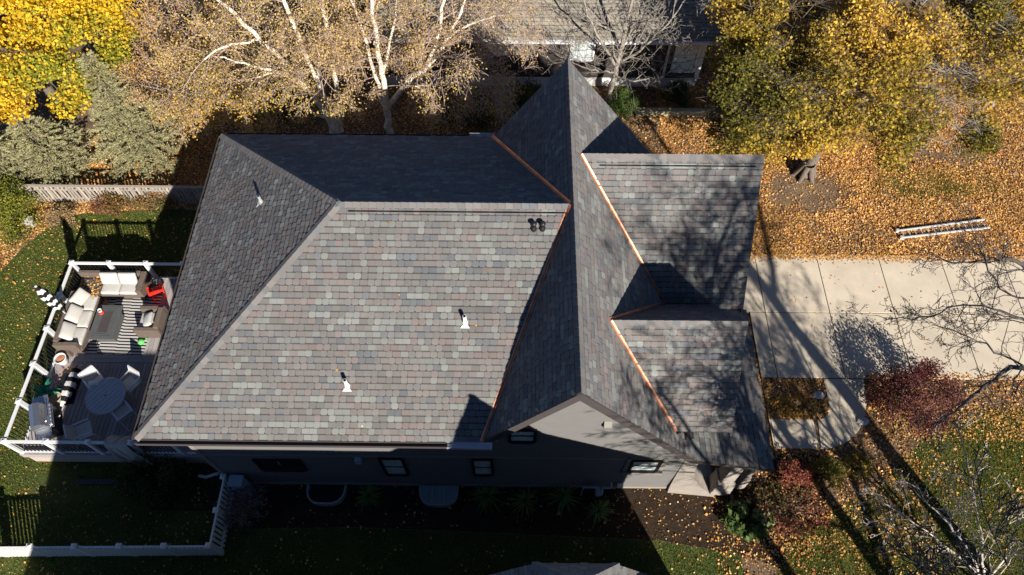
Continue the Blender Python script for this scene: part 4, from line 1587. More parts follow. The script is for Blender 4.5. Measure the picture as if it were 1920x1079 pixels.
rock(1616, 790, .22, 'pale rock beside the curve of the front walk', seed=2)
rock(1535, 742, .2, 'pale rock in the island bed between walk and driveway', seed=5)
bb = MB()
p = at(62, 424, 0)
bb.slab([(p.x - .2, p.y - .16, .36), (p.x + .2, p.y - .14, .36), (p.x + .2, p.y + .16, .44), (p.x - .2, p.y + .16, .44)], (0, 0, -.03))
bb.box(p.x - .14, p.x + .14, p.y - .1, p.y + .1, 0, .35)
tag(bb.build('compost_box', 'concrete_old', None), 'small grey box in the leaves beside the clipped shrub', 'box')

# ---------------------------------------------------------------- vegetation helpers
def tubes(segs, nside=5):
    """segs: list of (p0, p1, r0, r1); returns V, F of open prisms"""
    P0 = np.array([s[0] for s in segs], float)
    P1 = np.array([s[1] for s in segs], float)
    r0 = np.array([s[2] for s in segs])[:, None]
    r1 = np.array([s[3] for s in segs])[:, None]
    d = P1 - P0
    d /= np.linalg.norm(d, axis=1, keepdims=True) + 1e-9
    ref = np.tile(np.array([[0.31, 0.17, 0.93]]), (len(d), 1))
    ref[np.abs((d * ref).sum(1)) > .93] = (1, 0, 0)
    a = np.cross(d, ref)
    a /= np.linalg.norm(a, axis=1, keepdims=True)
    b = np.cross(d, a)
    V = []
    for P, r in ((P0, r0), (P1 + d * r1 * .3, r1)):
        for k in range(nside):
            t = 2 * math.pi * k / nside
            V.append(P + (a * math.cos(t) + b * math.sin(t)) * r)
    V = np.stack(V, 1)                       # (n, 2*nside, 3)
    n = len(segs)
    base = (np.arange(n) * 2 * nside)[:, None, None]
    f = np.array([[k, (k + 1) % nside, nside + (k + 1) % nside, nside + k] for k in range(nside)])[None]
    return V.reshape(-1, 3), (base + f).reshape(-1, 4)


def wood(name, segs, m, parent):
    th = [s for s in segs if s[2] > .03]
    tn = [s for s in segs if s[2] <= .03]
    Vs, Fs, off = [], [], 0
    for g, ns in ((th, 8), (tn, 3)):
        if g:
            V, F = tubes(g, ns)
            Vs.append(V)
            Fs.append(F + off)
            off += len(V)
    return link(name, np_mesh(name, np.concatenate(Vs), np.concatenate(Fs), smooth=True), m, parent)


def patch(P, s=1.0):
    return .5 + .25 * np.sin(P[:, 0] * 1.3 * s + 1.1 * np.sin(P[:, 1] * s)) + .25 * np.sin(P[:, 1] * 1.7 * s + P[:, 2] * 1.1 * s)


def leaf_quads(P, size, pal, wts, rng, up=0.35, aspect=.75, jitter=.18, patchy=None, hang=0.0):
    n = len(P)
    nrm = rng.normal(size=(n, 3))
    nrm[:, 2] += up * 3
    nrm /= np.linalg.norm(nrm, axis=1, keepdims=True)
    t = rng.normal(size=(n, 3))
    t[:, 2] -= hang * 3
    t -= nrm * (t * nrm).sum(1, keepdims=True)
    t /= np.linalg.norm(t, axis=1, keepdims=True)
    s = np.cross(nrm, t)
    sz = (size * rng.uniform(.6, 1.3, n) if not isinstance(size, np.ndarray) else size)[:, None]
    V = np.stack([P - t * sz * .5, P + s * sz * aspect * .5 - t * sz * .05, P + t * sz * .5 - nrm * sz * .12, P - s * sz * aspect * .5 - t * sz * .05], 1).reshape(-1, 3)
    F = (np.arange(n) * 4)[:, None] + np.arange(4)[None]
    pal = np.array(pal)
    w = np.array(wts, float)
    w /= w.sum()
    u = rng.uniform(size=n)
    if patchy is not None:
        u = np.clip(.5 + (patch(P, patchy) - .5) * 1.1 + (u - .5) * .62, 0, .9999)
    idx = np.minimum(np.searchsorted(np.cumsum(w), u), len(w) - 1)
    C = pal[idx] * rng.uniform(1 - jitter, 1 + jitter, (n, 1))
    return V, F, np.repeat(np.clip(C, 0, 1), 4, axis=0)


def rvec(rng):
    v = rng.normal(size=3)
    return v / np.linalg.norm(v)


def curve(p0, p1, n, sag, rng, wob=.06):
    p0, p1 = np.array(p0, float), np.array(p1, float)
    L = np.linalg.norm(p1 - p0)
    pts = []
    o = rvec(rng) * L * wob
    for i in range(n + 1):
        t = i / n
        pts.append(p0 + (p1 - p0) * t + np.array([0, 0, sag * L]) * math.sin(math.pi * t) + o * math.sin(2 * math.pi * t) + rng.normal(size=3) * L * wob * .18 * (0 < i < n))
    return pts


def path_segs(pts, r0, r1):
    n = len(pts) - 1
    return [(pts[i], pts[i + 1], r0 + (r1 - r0) * i / n, r0 + (r1 - r0) * (i + 1) / n) for i in range(n)]


def clump_tree(name, label, cat, base, ell, nclump, nleaf, size, pal, wts, bark, seed, trunk_r=.16, fork=.35, twigs=14, twig_len=.6,
               clump_r=.55, group=None, lean=(0, 0), shell=.55, patchy=.35, up=.35, top_bias=0.0, bare=0.0, flare=1.25, aspect=.8):
    rng = np.random.default_rng(seed)
    base = np.array(base, float)
    t = thing(name, label, cat, tuple(base), group=group)
    cs = []
    vol = np.array([e[1][0] * e[1][1] * e[1][2] for e in ell])
    while len(cs) < nclump:
        c, r = ell[rng.choice(len(ell), p=vol / vol.sum())]
        d = rvec(rng) * rng.uniform(shell, 1.0) ** .6
        if d[2] < -.55: continue
        cs.append(np.array(c) + d * np.array(r))
    cs = np.array(cs)
    top = cs[:, 2].max()
    fz = base[2] + (cs[:, 2].mean() - base[2]) * fork
    fk = np.array([base[0] + lean[0], base[1] + lean[1], fz])
    cen = cs.mean(0)
    segs = []
    tp = curve(base, fk, 5, 0, rng, .03)
    rr = [trunk_r * flare, trunk_r * 1.08, trunk_r, trunk_r * .96, trunk_r * .92, trunk_r * .9]
    segs += [(tp[i], tp[i + 1], rr[i], rr[i + 1]) for i in range(5)]
    for k in range(6):                          # root flare
        a = 2 * math.pi * (k + rng.uniform(-.25, .25)) / 6
        o_ = np.array([math.cos(a), math.sin(a), 0])
        segs += path_segs([base + o_ * trunk_r * .5 + [0, 0, trunk_r * 2.6], base + o_ * trunk_r * 1.3 + [0, 0, trunk_r * .9], base + o_ * trunk_r * 1.7 + [0, 0, .04], base + o_ * trunk_r * 2.2 + [0, 0, -.06]], trunk_r * .55, trunk_r * .28)
    nm = max(3, min(9, nclump // 7))
    mains = cs[rng.choice(len(cs), nm, replace=False)]
    mp = []
    for m in mains:
        e = fk + (m - fk) * .78
        pts = curve(fk, e, 7, .10, rng, .07)
        segs += path_segs(pts, trunk_r * .62, trunk_r * .16)
        mp += [(p, trunk_r * (.6 - .42 * i / 7)) for i, p in enumerate(pts) if i > 1]
    mpp = np.array([m[0] for m in mp])
    LP = []
    for c in cs:
        dd = np.linalg.norm(mpp - c, axis=1) + .5 * np.maximum(0, mpp[:, 2] - c[2])
        k = int(dd.argmin())
        pts = curve(mpp[k], c, 4, .06, rng, .08)
        r = min(mp[k][1] * .6, .035)
        segs += path_segs(pts, r, .010)
        for _ in range(twigs):
            a = pts[rng.integers(2, 5)]
            v = rvec(rng)
            v[2] = abs(v[2]) * .6
            e = a + v * twig_len * rng.uniform(.5, 1.2)
            segs.append((a, e, .009, .004))
        if rng.uniform() < bare: continue
        k = int(nleaf * rng.uniform(.6, 1.4))
        q = rng.normal(size=(k, 3))
        q /= np.linalg.norm(q, axis=1, keepdims=True)
        q *= (rng.uniform(size=(k, 1)) ** .45)
        LP.append(c + q * np.array([1, 1, .55]) * clump_r * rng.uniform(.75, 1.3))
    wood('trunk', segs, bark, t)
    LP = np.concatenate(LP)
    V, F, C = leaf_quads(LP, size, pal, wts, rng, up=up, patchy=patchy, aspect=aspect)
    o = link('crown', np_mesh('crown', V, F, C), 'leaf', t)
    return t


def grow(segs, tips, p, d, L, r, lev, P, rng):
    n = P['nseg'][lev]
    pts, dirs, rad = [p], [d], [r]
    taper = P.get('taper', .72)
    for i in range(n):
        d = d + rng.normal(size=3) * P['wob'][lev] + np.array([0, 0, P['trop'][lev]])
        d = d / np.linalg.norm(d)
        q = p + d * (L / n)
        r2 = r * (1 - taper * (i + 1) / n)
        segs.append((p, q, rad[-1], max(r2, P['rmin'])))
        rad.append(max(r2, P['rmin']))
        p = q
        pts.append(p)
        dirs.append(d)
    if lev >= P['leaflev']:
        tips += pts[1:]
    if lev + 1 >= len(P['nseg']): return
    nc = P['nch'][lev]
    for k in range(nc):
        t = P['t0'][lev] + (1 - P['t0'][lev]) * (k + rng.uniform(.2, .8)) / nc
        f = min(t * n, n - 1e-6)
        i = int(f)
        q = pts[i] + (pts[i + 1] - pts[i]) * (f - i)
        dd = dirs[i + 1]
        ax = np.cross(dd, rvec(rng))
        ax /= np.linalg.norm(ax) + 1e-9
        a = R_(rng.uniform(*P['ang'][lev]))
        nd = dd * math.cos(a) + ax * math.sin(a)
        grow(segs, tips, q, nd, L * P['ratio'][lev] * rng.uniform(.7, 1.2) * (1.15 - .5 * t), max(rad[i] * P.get('rr', .55), P['rmin']), lev + 1, P, rng)


def limb_tree(name, label, cat, base, limbs, P, bark, seed, twigm='twig', leaves=None, group=None, trunk=None, r_twig=.03):
    """limbs: list of (control points, r0, r1): explicit main limbs; side branches grow from them"""
    rng = np.random.default_rng(seed)
    t = thing(name, label, cat, tuple(base), group=group)
    segs, tips = [], []
    for pts, r0, r1, f0, nch in limbs:
        pts = [np.array(q, float) for q in pts]
        # smooth the control polyline
        fine = []
        for i in range(len(pts) - 1):
            a = pts[max(i - 1, 0)]; b = pts[i]; c = pts[i + 1]; e = pts[min(i + 2, len(pts) - 1)]
            for k in range(5):
                u = k / 5
                fine.append(.5 * ((2 * b) + (c - a) * u + (2 * a - 5 * b + 4 * c - e) * u * u + (3 * b - a - 3 * c + e) * u ** 3) + rng.normal(size=3) * .03)
        fine.append(pts[-1])
        segs += path_segs(fine, r0, r1)
        n = len(fine) - 1
        for k in range(nch):
            tt = f0 + (1 - f0) * (k + rng.uniform(.1, .9)) / nch
            i = min(int(tt * n), n - 1)
            d = fine[i + 1] - fine[i]
            L0 = np.linalg.norm(fine[-1] - fine[0])
            d /= np.linalg.norm(d)
            ax = np.cross(d, rvec(rng))
            ax /= np.linalg.norm(ax)
            a = R_(rng.uniform(*P['ang0']))
            nd = d * math.cos(a) + ax * math.sin(a)
            grow(segs, tips, fine[i], nd, P['len0'] * rng.uniform(.6, 1.25) * (1.1 - .55 * tt), min((r0 + (r1 - r0) * tt) * .55, P.get('rcap', .05)), 0, P, rng)
    thick = [s for s in segs if s[2] > r_twig]
    thin = [s for s in segs if s[2] <= r_twig]
    tr = wood('trunk', thick, bark, t)
    if thin:
        V, F = tubes(thin, 3)
        link('branches', np_mesh('branches', V, F), twigm, t)
    if leaves:
        tips = np.array(tips)
        k = rng.integers(0, len(tips), leaves['n'])
        Q = tips[k] + rng.normal(size=(leaves['n'], 3)) * leaves['spread']
        if 'keep' in leaves:
            Q = Q[leaves['keep'](Q, rng)]
        V, F, C = leaf_quads(Q, leaves['size'], leaves['pal'], leaves['w'], rng, up=leaves.get('up', .1), patchy=leaves.get('patchy', .5), hang=leaves.get('hang', .3), aspect=leaves.get('aspect', .7))
        link('crown', np_mesh('crown', V, F, C), 'leaf', t)
    return t


def spruce(label, base, H, Rb, seed, pal, n_whorl=26, group='blue spruces by the fence', dens=1.0):
    rng = np.random.default_rng(seed)
    base = np.array(base, float)
    t = thing('spruce_tree', label, 'tree', tuple(base), group=group)
    segs = path_segs([base, base + [0, 0, H * .5], base + [0, 0, H]], .14, .012)
    Q, D = [], []
    for j in range(n_whorl):
        f = (j + .5) / n_whorl
        z = .25 + (H - .3) * f
        R = Rb * (1 - f) ** .85 * rng.uniform(.88, 1.1) + .12
        nb = max(5, int(11 * (1 - f) + 5))
        for b in range(nb):
            a = 2 * math.pi * (b + rng.uniform(0, .8)) / nb
            out = np.array([math.cos(a), math.sin(a), 0])
            p = base + [0, 0, z]
            L = R * rng.uniform(.8, 1.12)
            pts = []
            for k in range(6):
                s = k / 5
                pts.append(p + out * L * s + np.array([0, 0, -.32 * L * s + .30 * L * s * s + .08 * (1 - s)]))
            segs += path_segs(pts, .016, .005)
            nt = max(4, int(L * 13))
            for k in range(nt):
                s = (k + rng.uniform()) / nt
                s = .15 + .85 * s
                q = p + out * L * s + np.array([0, 0, -.32 * L * s + .30 * L * s * s])
                side = np.array([-out[1], out[0], 0]) * rng.choice([-1, 1])
                tw = out * .75 + side * .75 + np.array([0, 0, rng.uniform(-.25, .12)])
                tw /= np.linalg.norm(tw)
                l = .34 * (1.1 - .5 * s) * rng.uniform(.6, 1.2)
                m = int(13 * dens)
                uu = rng.uniform(size=(m, 1))
                Q.append(q + tw * l * uu)
                dd = tw + rng.normal(size=(m, 3)) * .55 + np.array([0, 0, .3])
                D.append(dd)
    Q = np.concatenate(Q)
    D = np.concatenate(D)
    D /= np.linalg.norm(D, axis=1, keepdims=True)
    n = len(Q)
    s = np.cross(D, rng.normal(size=(n, 3)))
    s /= np.linalg.norm(s, axis=1, keepdims=True)
    ln = rng.uniform(.06, .12, (n, 1))
    V = np.stack([Q - s * .016, Q + s * .016, Q + D * ln], 1).reshape(-1, 3)
    F = np.arange(n * 3).reshape(-1, 3)
    pal = np.array(pal)
    C = pal[rng.integers(0, len(pal), n)] * rng.uniform(.75, 1.25, (n, 1))
    wood('trunk', segs, 'bark', t)
    link('crown', np_mesh('crown', V, F, np.repeat(C, 3, 0)), 'needle', t)
    return t


def shrub(name, label, cat, px, py, rx, ry, h, n, size, pal, wts, seed, group=None, stems=26, hollow=.35, bark='bark', pos=None, up=.25, aspect=.6):
    rng = np.random.default_rng(seed)
    p = np.array(pos if pos is not None else at(px, py, 0), float)
    t = thing(name, label, cat, tuple(p), group=group)
    segs = []
    lumps = []
    for _ in range(stems):
        d = rvec(rng)
        d[2] = abs(d[2])
        e = p + np.array([d[0] * rx, d[1] * ry, (.25 + .7 * d[2]) * h])
        pts = curve(p + np.array([d[0] * .1, d[1] * .1, 0]), e, 4, .08, rng, .06)
        segs += path_segs(pts, .016, .006)
        lumps.append(e)
        for _ in range(4):
            b = pts[rng.integers(2, 5)]
            segs.append((b, b + rvec(rng) * .22 * h * np.array([1, 1, .6]), .006, .003))
    lumps = np.array(lumps)
    k = rng.integers(0, len(lumps), n)
    q = rng.normal(size=(n, 3))
    q /= np.linalg.norm(q, axis=1, keepdims=True)
    q *= rng.uniform(size=(n, 1)) ** .5
    Q = lumps[k] + q * np.array([rx, ry, h]) * .34
    # some fill between stems and centre
    m = rng.uniform(size=n) < .25
    Q[m] = p + (Q[m] - p) * rng.uniform(hollow, 1, (m.sum(), 1))
    Q[:, 2] = np.maximum(Q[:, 2], .03)
    wood('stems', segs, bark, t)
    V, F, C = leaf_quads(Q, size, pal, wts, rng, up=up, patchy=1.2, aspect=aspect)
    link('foliage', np_mesh('foliage', V, F, C), 'leaf', t)
    return t


# ---------------------------------------------------------------- trees
YEL = [(.60, .36, .012), (.72, .46, .02), (.64, .43, .03), (.44, .36, .03), (.24, .26, .03)]
clump_tree('maple_tree', 'bright yellow maple in full leaf above the spruces', 'tree', (-20.5, 23.5, 0),
           [((-20.2, 22.6, 6.2), (4.2, 3.6, 2.6)), ((-17.0, 22.6, 5.4), (2.1, 2.2, 1.9)), ((-20.8, 20.6, 4.6), (3.2, 1.8, 1.6)), ((-18.0, 20.6, 4.4), (1.6, 1.4, 1.2))], 180, 560, .13, YEL, [.22, .34, .22, .14, .08], 'bark', 21,
           trunk_r=.22, clump_r=.8, patchy=.5, twigs=6)
SPR = [(.27, .27, .14), (.35, .325, .17), (.21, .22, .12), (.39, .33, .17)]
spruce('tall pale blue-green spruce behind the board fence', at(280, 292)[:], 5.6, 1.8, 5, SPR, 17, dens=2.2)
spruce('shorter wide spruce under the yellow maple', at(110, 315)[:], 3.2, 2.0, 6, SPR, 12, dens=2.0)
spruce('small spruce at the frame edge beside the shorter wide one', at(30, 330)[:], 2.6, 1.3, 9, SPR, 10, dens=2.0)

BIRCH = dict(nseg=[5, 4, 4], nch=[7, 5], t0=[.25, .2], ang=[(25, 55), (25, 65)], ratio=[.55, .6], wob=[.09, .13, .16], trop=[-.06, -.12, -.16], rmin=.0065, leaflev=1, ang0=(30, 65), len0=2.3, rcap=.03)
BPAL = [(.50, .34, .12), (.60, .43, .20), (.47, .36, .08), (.26, .23, .05), (.56, .33, .07)]
bx_, by_ = -8.05, 22.0
limb_tree('birch_tree', 'pale multi-stemmed birch leaning away behind the hipped roof corner', 'tree', (bx_, by_, 0), [
    ([(bx_, by_, 0), (bx_ - .1, by_ + .1, 1.5), (bx_ - 1.0, by_ + .2, 3.6), (bx_ - 2.2, by_ + .3, 5.8), (bx_ - 3.5, by_ + .4, 7.8), (bx_ - 4.8, by_ + .5, 9.6)], .15, .03, .3, 20),
    ([(bx_ + .15, by_ + .1, 0), (bx_ + .05, by_ + .2, 2.0), (bx_ - .3, by_ + .4, 4.5), (bx_ - .6, by_ + .7, 7), (bx_ - .9, by_ + 1, 9.8)], .15, .04, .3, 17),
    ([(bx_ + .25, by_ + .3, 0), (bx_ + .5, by_ + .5, 2.0), (bx_ + .6, by_ + .9, 4.2), (bx_ + .7, by_ + 1.4, 7), (bx_ + .8, by_ + 2, 9.8)], .13, .04, .3, 16),
    ([(bx_ - .6, by_ + .15, 2.8), (bx_ - 1.5, by_ - .3, 4.0), (bx_ - 3.0, by_ - .6, 4.9), (bx_ - 4.4, by_ - .7, 5.6)], .07, .015, .2, 14),
    ([(bx_ - .8, by_ + .1, 3.4), (bx_ - 1.2, by_ - 1.2, 4.8), (bx_ - 1.6, by_ - 2.3, 5.2), (bx_ - 1.9, by_ - 3.1, 5.0)], .05, .012, .2, 6),
    ([(bx_ - 1.8, by_ + .2, 5.0), (bx_ - 2.7, by_ - 1.0, 5.8), (bx_ - 3.6, by_ - 2.0, 5.6), (bx_ - 4.2, by_ - 2.6, 5.0)], .05, .012, .2, 6),
    ([(bx_ + .1, by_ + .2, 3.2), (bx_ + .5, by_ - .9, 4.8), (bx_ + .9, by_ - 2.0, 5.3), (bx_ + 1.1, by_ - 2.9, 5.1)], .05, .012, .2, 6),
    ([(bx_ - .1, by_ - .0, 1.2), (bx_ - 1.4, by_ - .4, 2.4), (bx_ - 3.0, by_ - .7, 3.2), (bx_ - 4.6, by_ - .9, 3.6)], .06, .014, .25, 13),
], BIRCH, 'birch_bark', 31, leaves=dict(n=33000, spread=.15, size=.075, pal=BPAL, w=[.3, .25, .2, .13, .12], patchy=.4))
bx_, by_ = -5.6, 22.1
limb_tree('birch_tree', 'pale forked birch with a wide side limb behind the main roof ridge', 'tree', (bx_, by_, 0), [
    ([(bx_, by_, 0), (bx_ + .05, by_ + .1, 1.5), (bx_ + .15, by_ + .2, 3.0), (bx_ + .1, by_ + .4, 5.0), (bx_ + .3, by_ + .7, 7.2), (bx_ + .4, by_ + 1.0, 9.6)], .16, .04, .35, 18),
    ([(bx_ + .05, by_ + .1, 1.5), (bx_ + 1.1, by_ + .2, 2.9), (bx_ + 2.3, by_ + .4, 4.0), (bx_ + 3.2, by_ + .6, 5.6), (bx_ + 4.1, by_ + .8, 7.4)], .13, .03, .22, 20),
    ([(bx_ + 1.9, by_ + .3, 3.6), (bx_ + 2.6, by_ + .5, 5.3), (bx_ + 2.9, by_ + .8, 7.3), (bx_ + 3.1, by_ + 1, 9)], .08, .025, .2, 11),
    ([(bx_ - .05, by_ + .15, 1.6), (bx_ - .2, by_ + .3, 3.6), (bx_ - .4, by_ + .6, 5.6), (bx_ - 1.0, by_ + .8, 8.6)], .09, .025, .25, 14),
    ([(bx_ + 1.0, by_ + .2, 2.9), (bx_ + 1.7, by_ - 1.0, 4.6), (bx_ + 2.3, by_ - 1.9, 5.2), (bx_ + 2.8, by_ - 2.8, 5.0)], .05, .012, .2, 6),
    ([(bx_ + 2.2, by_ + .4, 4.0), (bx_ + 3.2, by_ - .7, 5.0), (bx_ + 4.0, by_ - 1.5, 5.3), (bx_ + 4.6, by_ - 2.0, 5.1)], .05, .012, .2, 14),
    ([(bx_ + .15, by_ + .25, 3.2), (bx_ + .8, by_ + .6, 5.2), (bx_ + 1.4, by_ + .9, 7.6)], .07, .025, .2, 10),
    ([(bx_ + 1.1, by_ + .1, 2.8), (bx_ + 2.6, by_ - .2, 3.2), (bx_ + 4.1, by_ - .1, 3.4), (bx_ + 5.4, by_ - .0, 3.4)], .05, .012, .2, 16),
    ([(bx_ + 2.9, by_ + .5, 5.0), (bx_ + 4.0, by_ + .6, 5.6), (bx_ + 5.2, by_ + .8, 5.8), (bx_ + 6.2, by_ + 1.0, 5.6)], .05, .012, .15, 15),
], BIRCH, 'birch_bark', 37, leaves=dict(n=25000, spread=.15, size=.075, pal=BPAL, w=[.3, .25, .2, .13, .12], patchy=.4,
                                       keep=lambda Q, rng: rng.uniform(size=len(Q)) < np.clip(1.0 - (Q[:, 0] + 3.6) / 5.5, .22, 1)))

tx, ty_ = -13.4, 23.2
TWG = dict(BIRCH, nch=[7, 5], trop=[.0, -.04, -.06], len0=2.2)
limb_tree('ornamental_tree', 'thinning twiggy tree with pinkish twigs between the maple and the birch', 'tree', (tx, ty_, 0), [
    ([(tx, ty_, 0), (tx - .2, ty_, 1.5), (tx - .6, ty_ - .2, 3.2), (tx - .9, ty_ - .2, 5.6)], .09, .02, .2, 18),
    ([(tx, ty_, .6), (tx - .9, ty_ - .5, 1.8), (tx - 1.5, ty_ - 1.2, 2.8), (tx - 1.9, ty_ - 1.6, 3.7)], .06, .014, .15, 16),
    ([(tx + .1, ty_, .5), (tx + 1.0, ty_ - .6, 1.8), (tx + 1.5, ty_ - 1.3, 2.6), (tx + 1.7, ty_ - 1.9, 3.3)], .06, .014, .15, 16),
    ([(tx, ty_, .8), (tx + .8, ty_ + .4, 2.6), (tx + 1.2, ty_ + .6, 4.6)], .06, .014, .15, 14),
    ([(tx, ty_, .8), (tx - 1.6, ty_ + .2, 2.4), (tx - 2.6, ty_ + .4, 4.4)], .06, .014, .15, 14),
], TWG, 'bark_gray', 33, leaves=dict(n=17000, spread=.13, size=.08, pal=[(.50, .30, .08), (.58, .40, .18), (.45, .25, .07), (.62, .42, .07)], w=[.3, .3, .2, .2], patchy=.4))
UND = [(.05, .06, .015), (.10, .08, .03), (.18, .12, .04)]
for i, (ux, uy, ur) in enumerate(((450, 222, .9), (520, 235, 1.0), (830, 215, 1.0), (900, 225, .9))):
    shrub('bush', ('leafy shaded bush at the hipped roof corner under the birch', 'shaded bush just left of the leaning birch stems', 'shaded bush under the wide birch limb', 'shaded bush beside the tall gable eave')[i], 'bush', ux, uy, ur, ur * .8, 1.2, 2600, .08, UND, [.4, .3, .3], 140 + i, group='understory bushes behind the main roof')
BARE = dict(nseg=[5, 4, 3, 3], nch=[4, 4, 3], t0=[.2, .2, .25], ang=[(25, 55), (25, 60), (25, 60)], ratio=[.58, .58, .6], wob=[.08, .12, .15, .16], trop=[.03, .03, .02, 0], rmin=.008, leaflev=3, ang0=(30, 60), len0=2.2, rcap=.05, rr=.62)
tx, ty_ = 4.15, 24.35
limb_tree('bare_tree', 'leafless grey tree standing before the dark brown house', 'tree', (tx, ty_, 0), [
    ([(tx, ty_, 0), (tx + .05, ty_ - .05, 1.6), (tx + .2, ty_, 3.2), (tx + .3, ty_ + .1, 5), (tx + .35, ty_ + .3, 7.2)], .15, .03, .3, 13),
    ([(tx + .05, ty_, 2.0), (tx - .6, ty_ - .2, 3.2), (tx - 1.4, ty_ - .2, 4.8), (tx - 2.0, ty_, 6.6)], .07, .018, .15, 10),
    ([(tx + .1, ty_, 2.1), (tx + .9, ty_ - .3, 3.1), (tx + 1.8, ty_ - .2, 4.4), (tx + 2.6, ty_, 5.8)], .07, .018, .15, 11),
    ([(tx + .05, ty_, 1.7), (tx - .7, ty_ - .7, 2.3), (tx - 1.7, ty_ - 1.0, 2.9), (tx - 2.6, ty_ - 1.1, 3.6)], .05, .014, .15, 9),
    ([(tx + .05, ty_, 1.5), (tx + .8, ty_ - .8, 1.9), (tx + 1.8, ty_ - 1.1, 2.4), (tx + 2.5, ty_ - 1.2, 3.1)], .05, .014, .15, 9),
], dict(BARE, nch=[4, 3, 2], len0=2.4), 'bark_gray', 41, 'bark_gray')

OLV = [(.11, .105, .016), (.26, .20, .028), (.48, .33, .04), (.40, .235, .08), (.68, .44, .06)]
OLW = [.26, .27, .2, .13, .14]
clump_tree('maple_tree', 'olive and yellow maple over the lawn beside the garage roof', 'tree', tuple(at(1507, 328)), [((9.6, 20.6, 4.6), (2.6, 2.6, 2.0)), ((12.2, 20.9, 5.2), (2.9, 2.3, 2.0)), ((10.8, 23.0, 6.0), (3.2, 2.2, 2.0)), ((8.6, 19.4, 3.2), (1.5, 1.3, 1.2)), ((13.4, 19.2, 3.3), (2.0, 1.0, 1.1)), ((9.4, 18.9, 2.8), (1.9, .9, .9)), ((8.4, 20.4, 3.2), (1.0, 1.3, 1.2)), ((11.2, 18.9, 3.2), (1.2, .7, .8))], 165, 620, .115, OLV, OLW, 'bark', 51,
           trunk_r=.25, fork=.5, lean=(.45, .9), clump_r=.8, patchy=.45, twigs=30, twig_len=1.0, bare=.32, shell=.3, group='maples of the front lawn')
clump_tree('maple_tree', 'half bare yellow-brown maple with pale limbs behind the olive maple', 'tree', (15.2, 23.6, 0), [((15.2, 21.4, 4.6), (2.6, 2.0, 1.9)), ((15.0, 23.8, 6.2), (3.2, 2.4, 2.2)), ((17.4, 22.4, 5.0), (2.0, 2.2, 1.8)), ((16.4, 19.6, 3.2), (2.6, 1.2, 1.0)), ((14.6, 19.0, 2.9), (1.6, .8, .9))], 135, 600, .115, OLV, [.2, .25, .22, .18, .15], 'bark_gray', 53,
           trunk_r=.25, fork=.55, clump_r=.8, patchy=.5, twigs=32, twig_len=1.05, bare=.45, shell=.3, group='maples of the front lawn')
clump_tree('maple_tree', 'golden maple at the corner by the pale pavement', 'tree', tuple(at(1848, 192)), [((19.6, 23.8, 4.6), (2.2, 2.0, 1.9)), ((20.6, 26.2, 5.6), (2.6, 2.2, 2.0)), ((19.2, 21.3, 3.0), (1.9, 1.2, 1.0)), ((18.2, 24.0, 5.2), (2.2, 2.2, 1.6))], 84, 620, .115, [(.50, .33, .04), (.42, .27, .05), (.30, .24, .04), (.35, .2, .06)], [.34, .26, .22, .18], 'bark_gray', 57,
           trunk_r=.2, fork=.5, clump_r=.85, patchy=.5, twigs=18, bare=.2, group='maples of the front lawn')

# tall bare trees beyond the lower frame edge; their limbs and shadows reach the picture
TALL = dict(nseg=[5, 4, 4, 3], nch=[6, 5, 3], t0=[.2, .2, .2], ang=[(25, 50), (25, 60), (25, 60)], ratio=[.6, .58, .6], wob=[.08, .12, .15, .16], trop=[.02, .02, 0, 0], rmin=.011, leaflev=3, ang0=(35, 65), len0=3.4, rcap=.07, rr=.6)
limb_tree('bare_tree', 'tall leafless tree whose dappled shadow falls on the garage and dormer', 'tree', (12.2, -3.6, 0), [
    ([(12.2, -3.6, 0), (12.3, -3.5, 4), (12.0, -3.4, 8), (11.7, -3.2, 12), (11.6, -3.0, 16)], .26, .05, .4, 22),
    ([(12.2, -3.5, 5), (10.6, -2.8, 7.5), (9.2, -2.2, 10), (8.2, -1.8, 12.5)], .13, .03, .2, 15),
    ([(12.2, -3.5, 5.6), (13.4, -2.6, 8), (14.2, -2.0, 10.5), (14.6, -1.6, 13)], .13, .03, .2, 14),
    ([(12.1, -3.4, 7), (11.6, -1.8, 9.2), (11.2, -.6, 11), (10.9, .3, 12.6)], .11, .03, .2, 16),
    ([(12.0, -3.3, 9), (11.5, -1.8, 11.6), (11.6, -.4, 13.8), (12.0, .6, 15.2)], .12, .04, .2, 14),
    ([(12.0, -3.3, 10), (12.3, -2.6, 13), (13.2, -2.0, 15.0), (13.8, -1.6, 16.5)], .12, .04, .2, 12),
    ([(12.1, -3.4, 6), (11.0, -1.2, 7.6), (10.2, .6, 8.8), (9.4, 2.0, 9.6)], .09, .03, .3, 15),
    ([(12.2, -3.4, 7.6), (13.0, -1.4, 9.6), (13.2, .4, 11.2), (13.0, 1.4, 12.6)], .09, .03, .25, 13),
], TALL, 'bark_dark', 61, 'bark_dark')
limb_tree('bare_tree', 'tall leafless tree whose branch shadows stripe the driveway beside the garage', 'tree', (14.8, -2.6, 0), [
    ([(14.8, -2.6, 0), (14.8, -2.5, 3), (14.6, -2.3, 6), (14.7, -2.0, 9.5), (14.9, -1.8, 13)], .30, .06, .35, 16),
    ([(14.8, -2.5, 3.6), (15.6, -1.4, 5.6), (16.2, -.4, 7.6), (16.4, .2, 9.6)], .12, .03, .2, 13),
    ([(14.7, -2.4, 4.6), (13.8, -1.4, 6.6), (13.4, -.6, 8.6), (13.2, 0, 10.4)], .11, .03, .2, 13),
], TALL, 'bark_dark', 77, 'bark_dark')
E_BR = dict(BARE, len0=1.15, ratio=[.6, .6, .55], nch=[4, 3, 2], ang0=(30, 70), wob=[.16, .2, .22, .2], rcap=.022, rmin=.005)
q = lambda u, v, z: tuple(at(u, v, z))
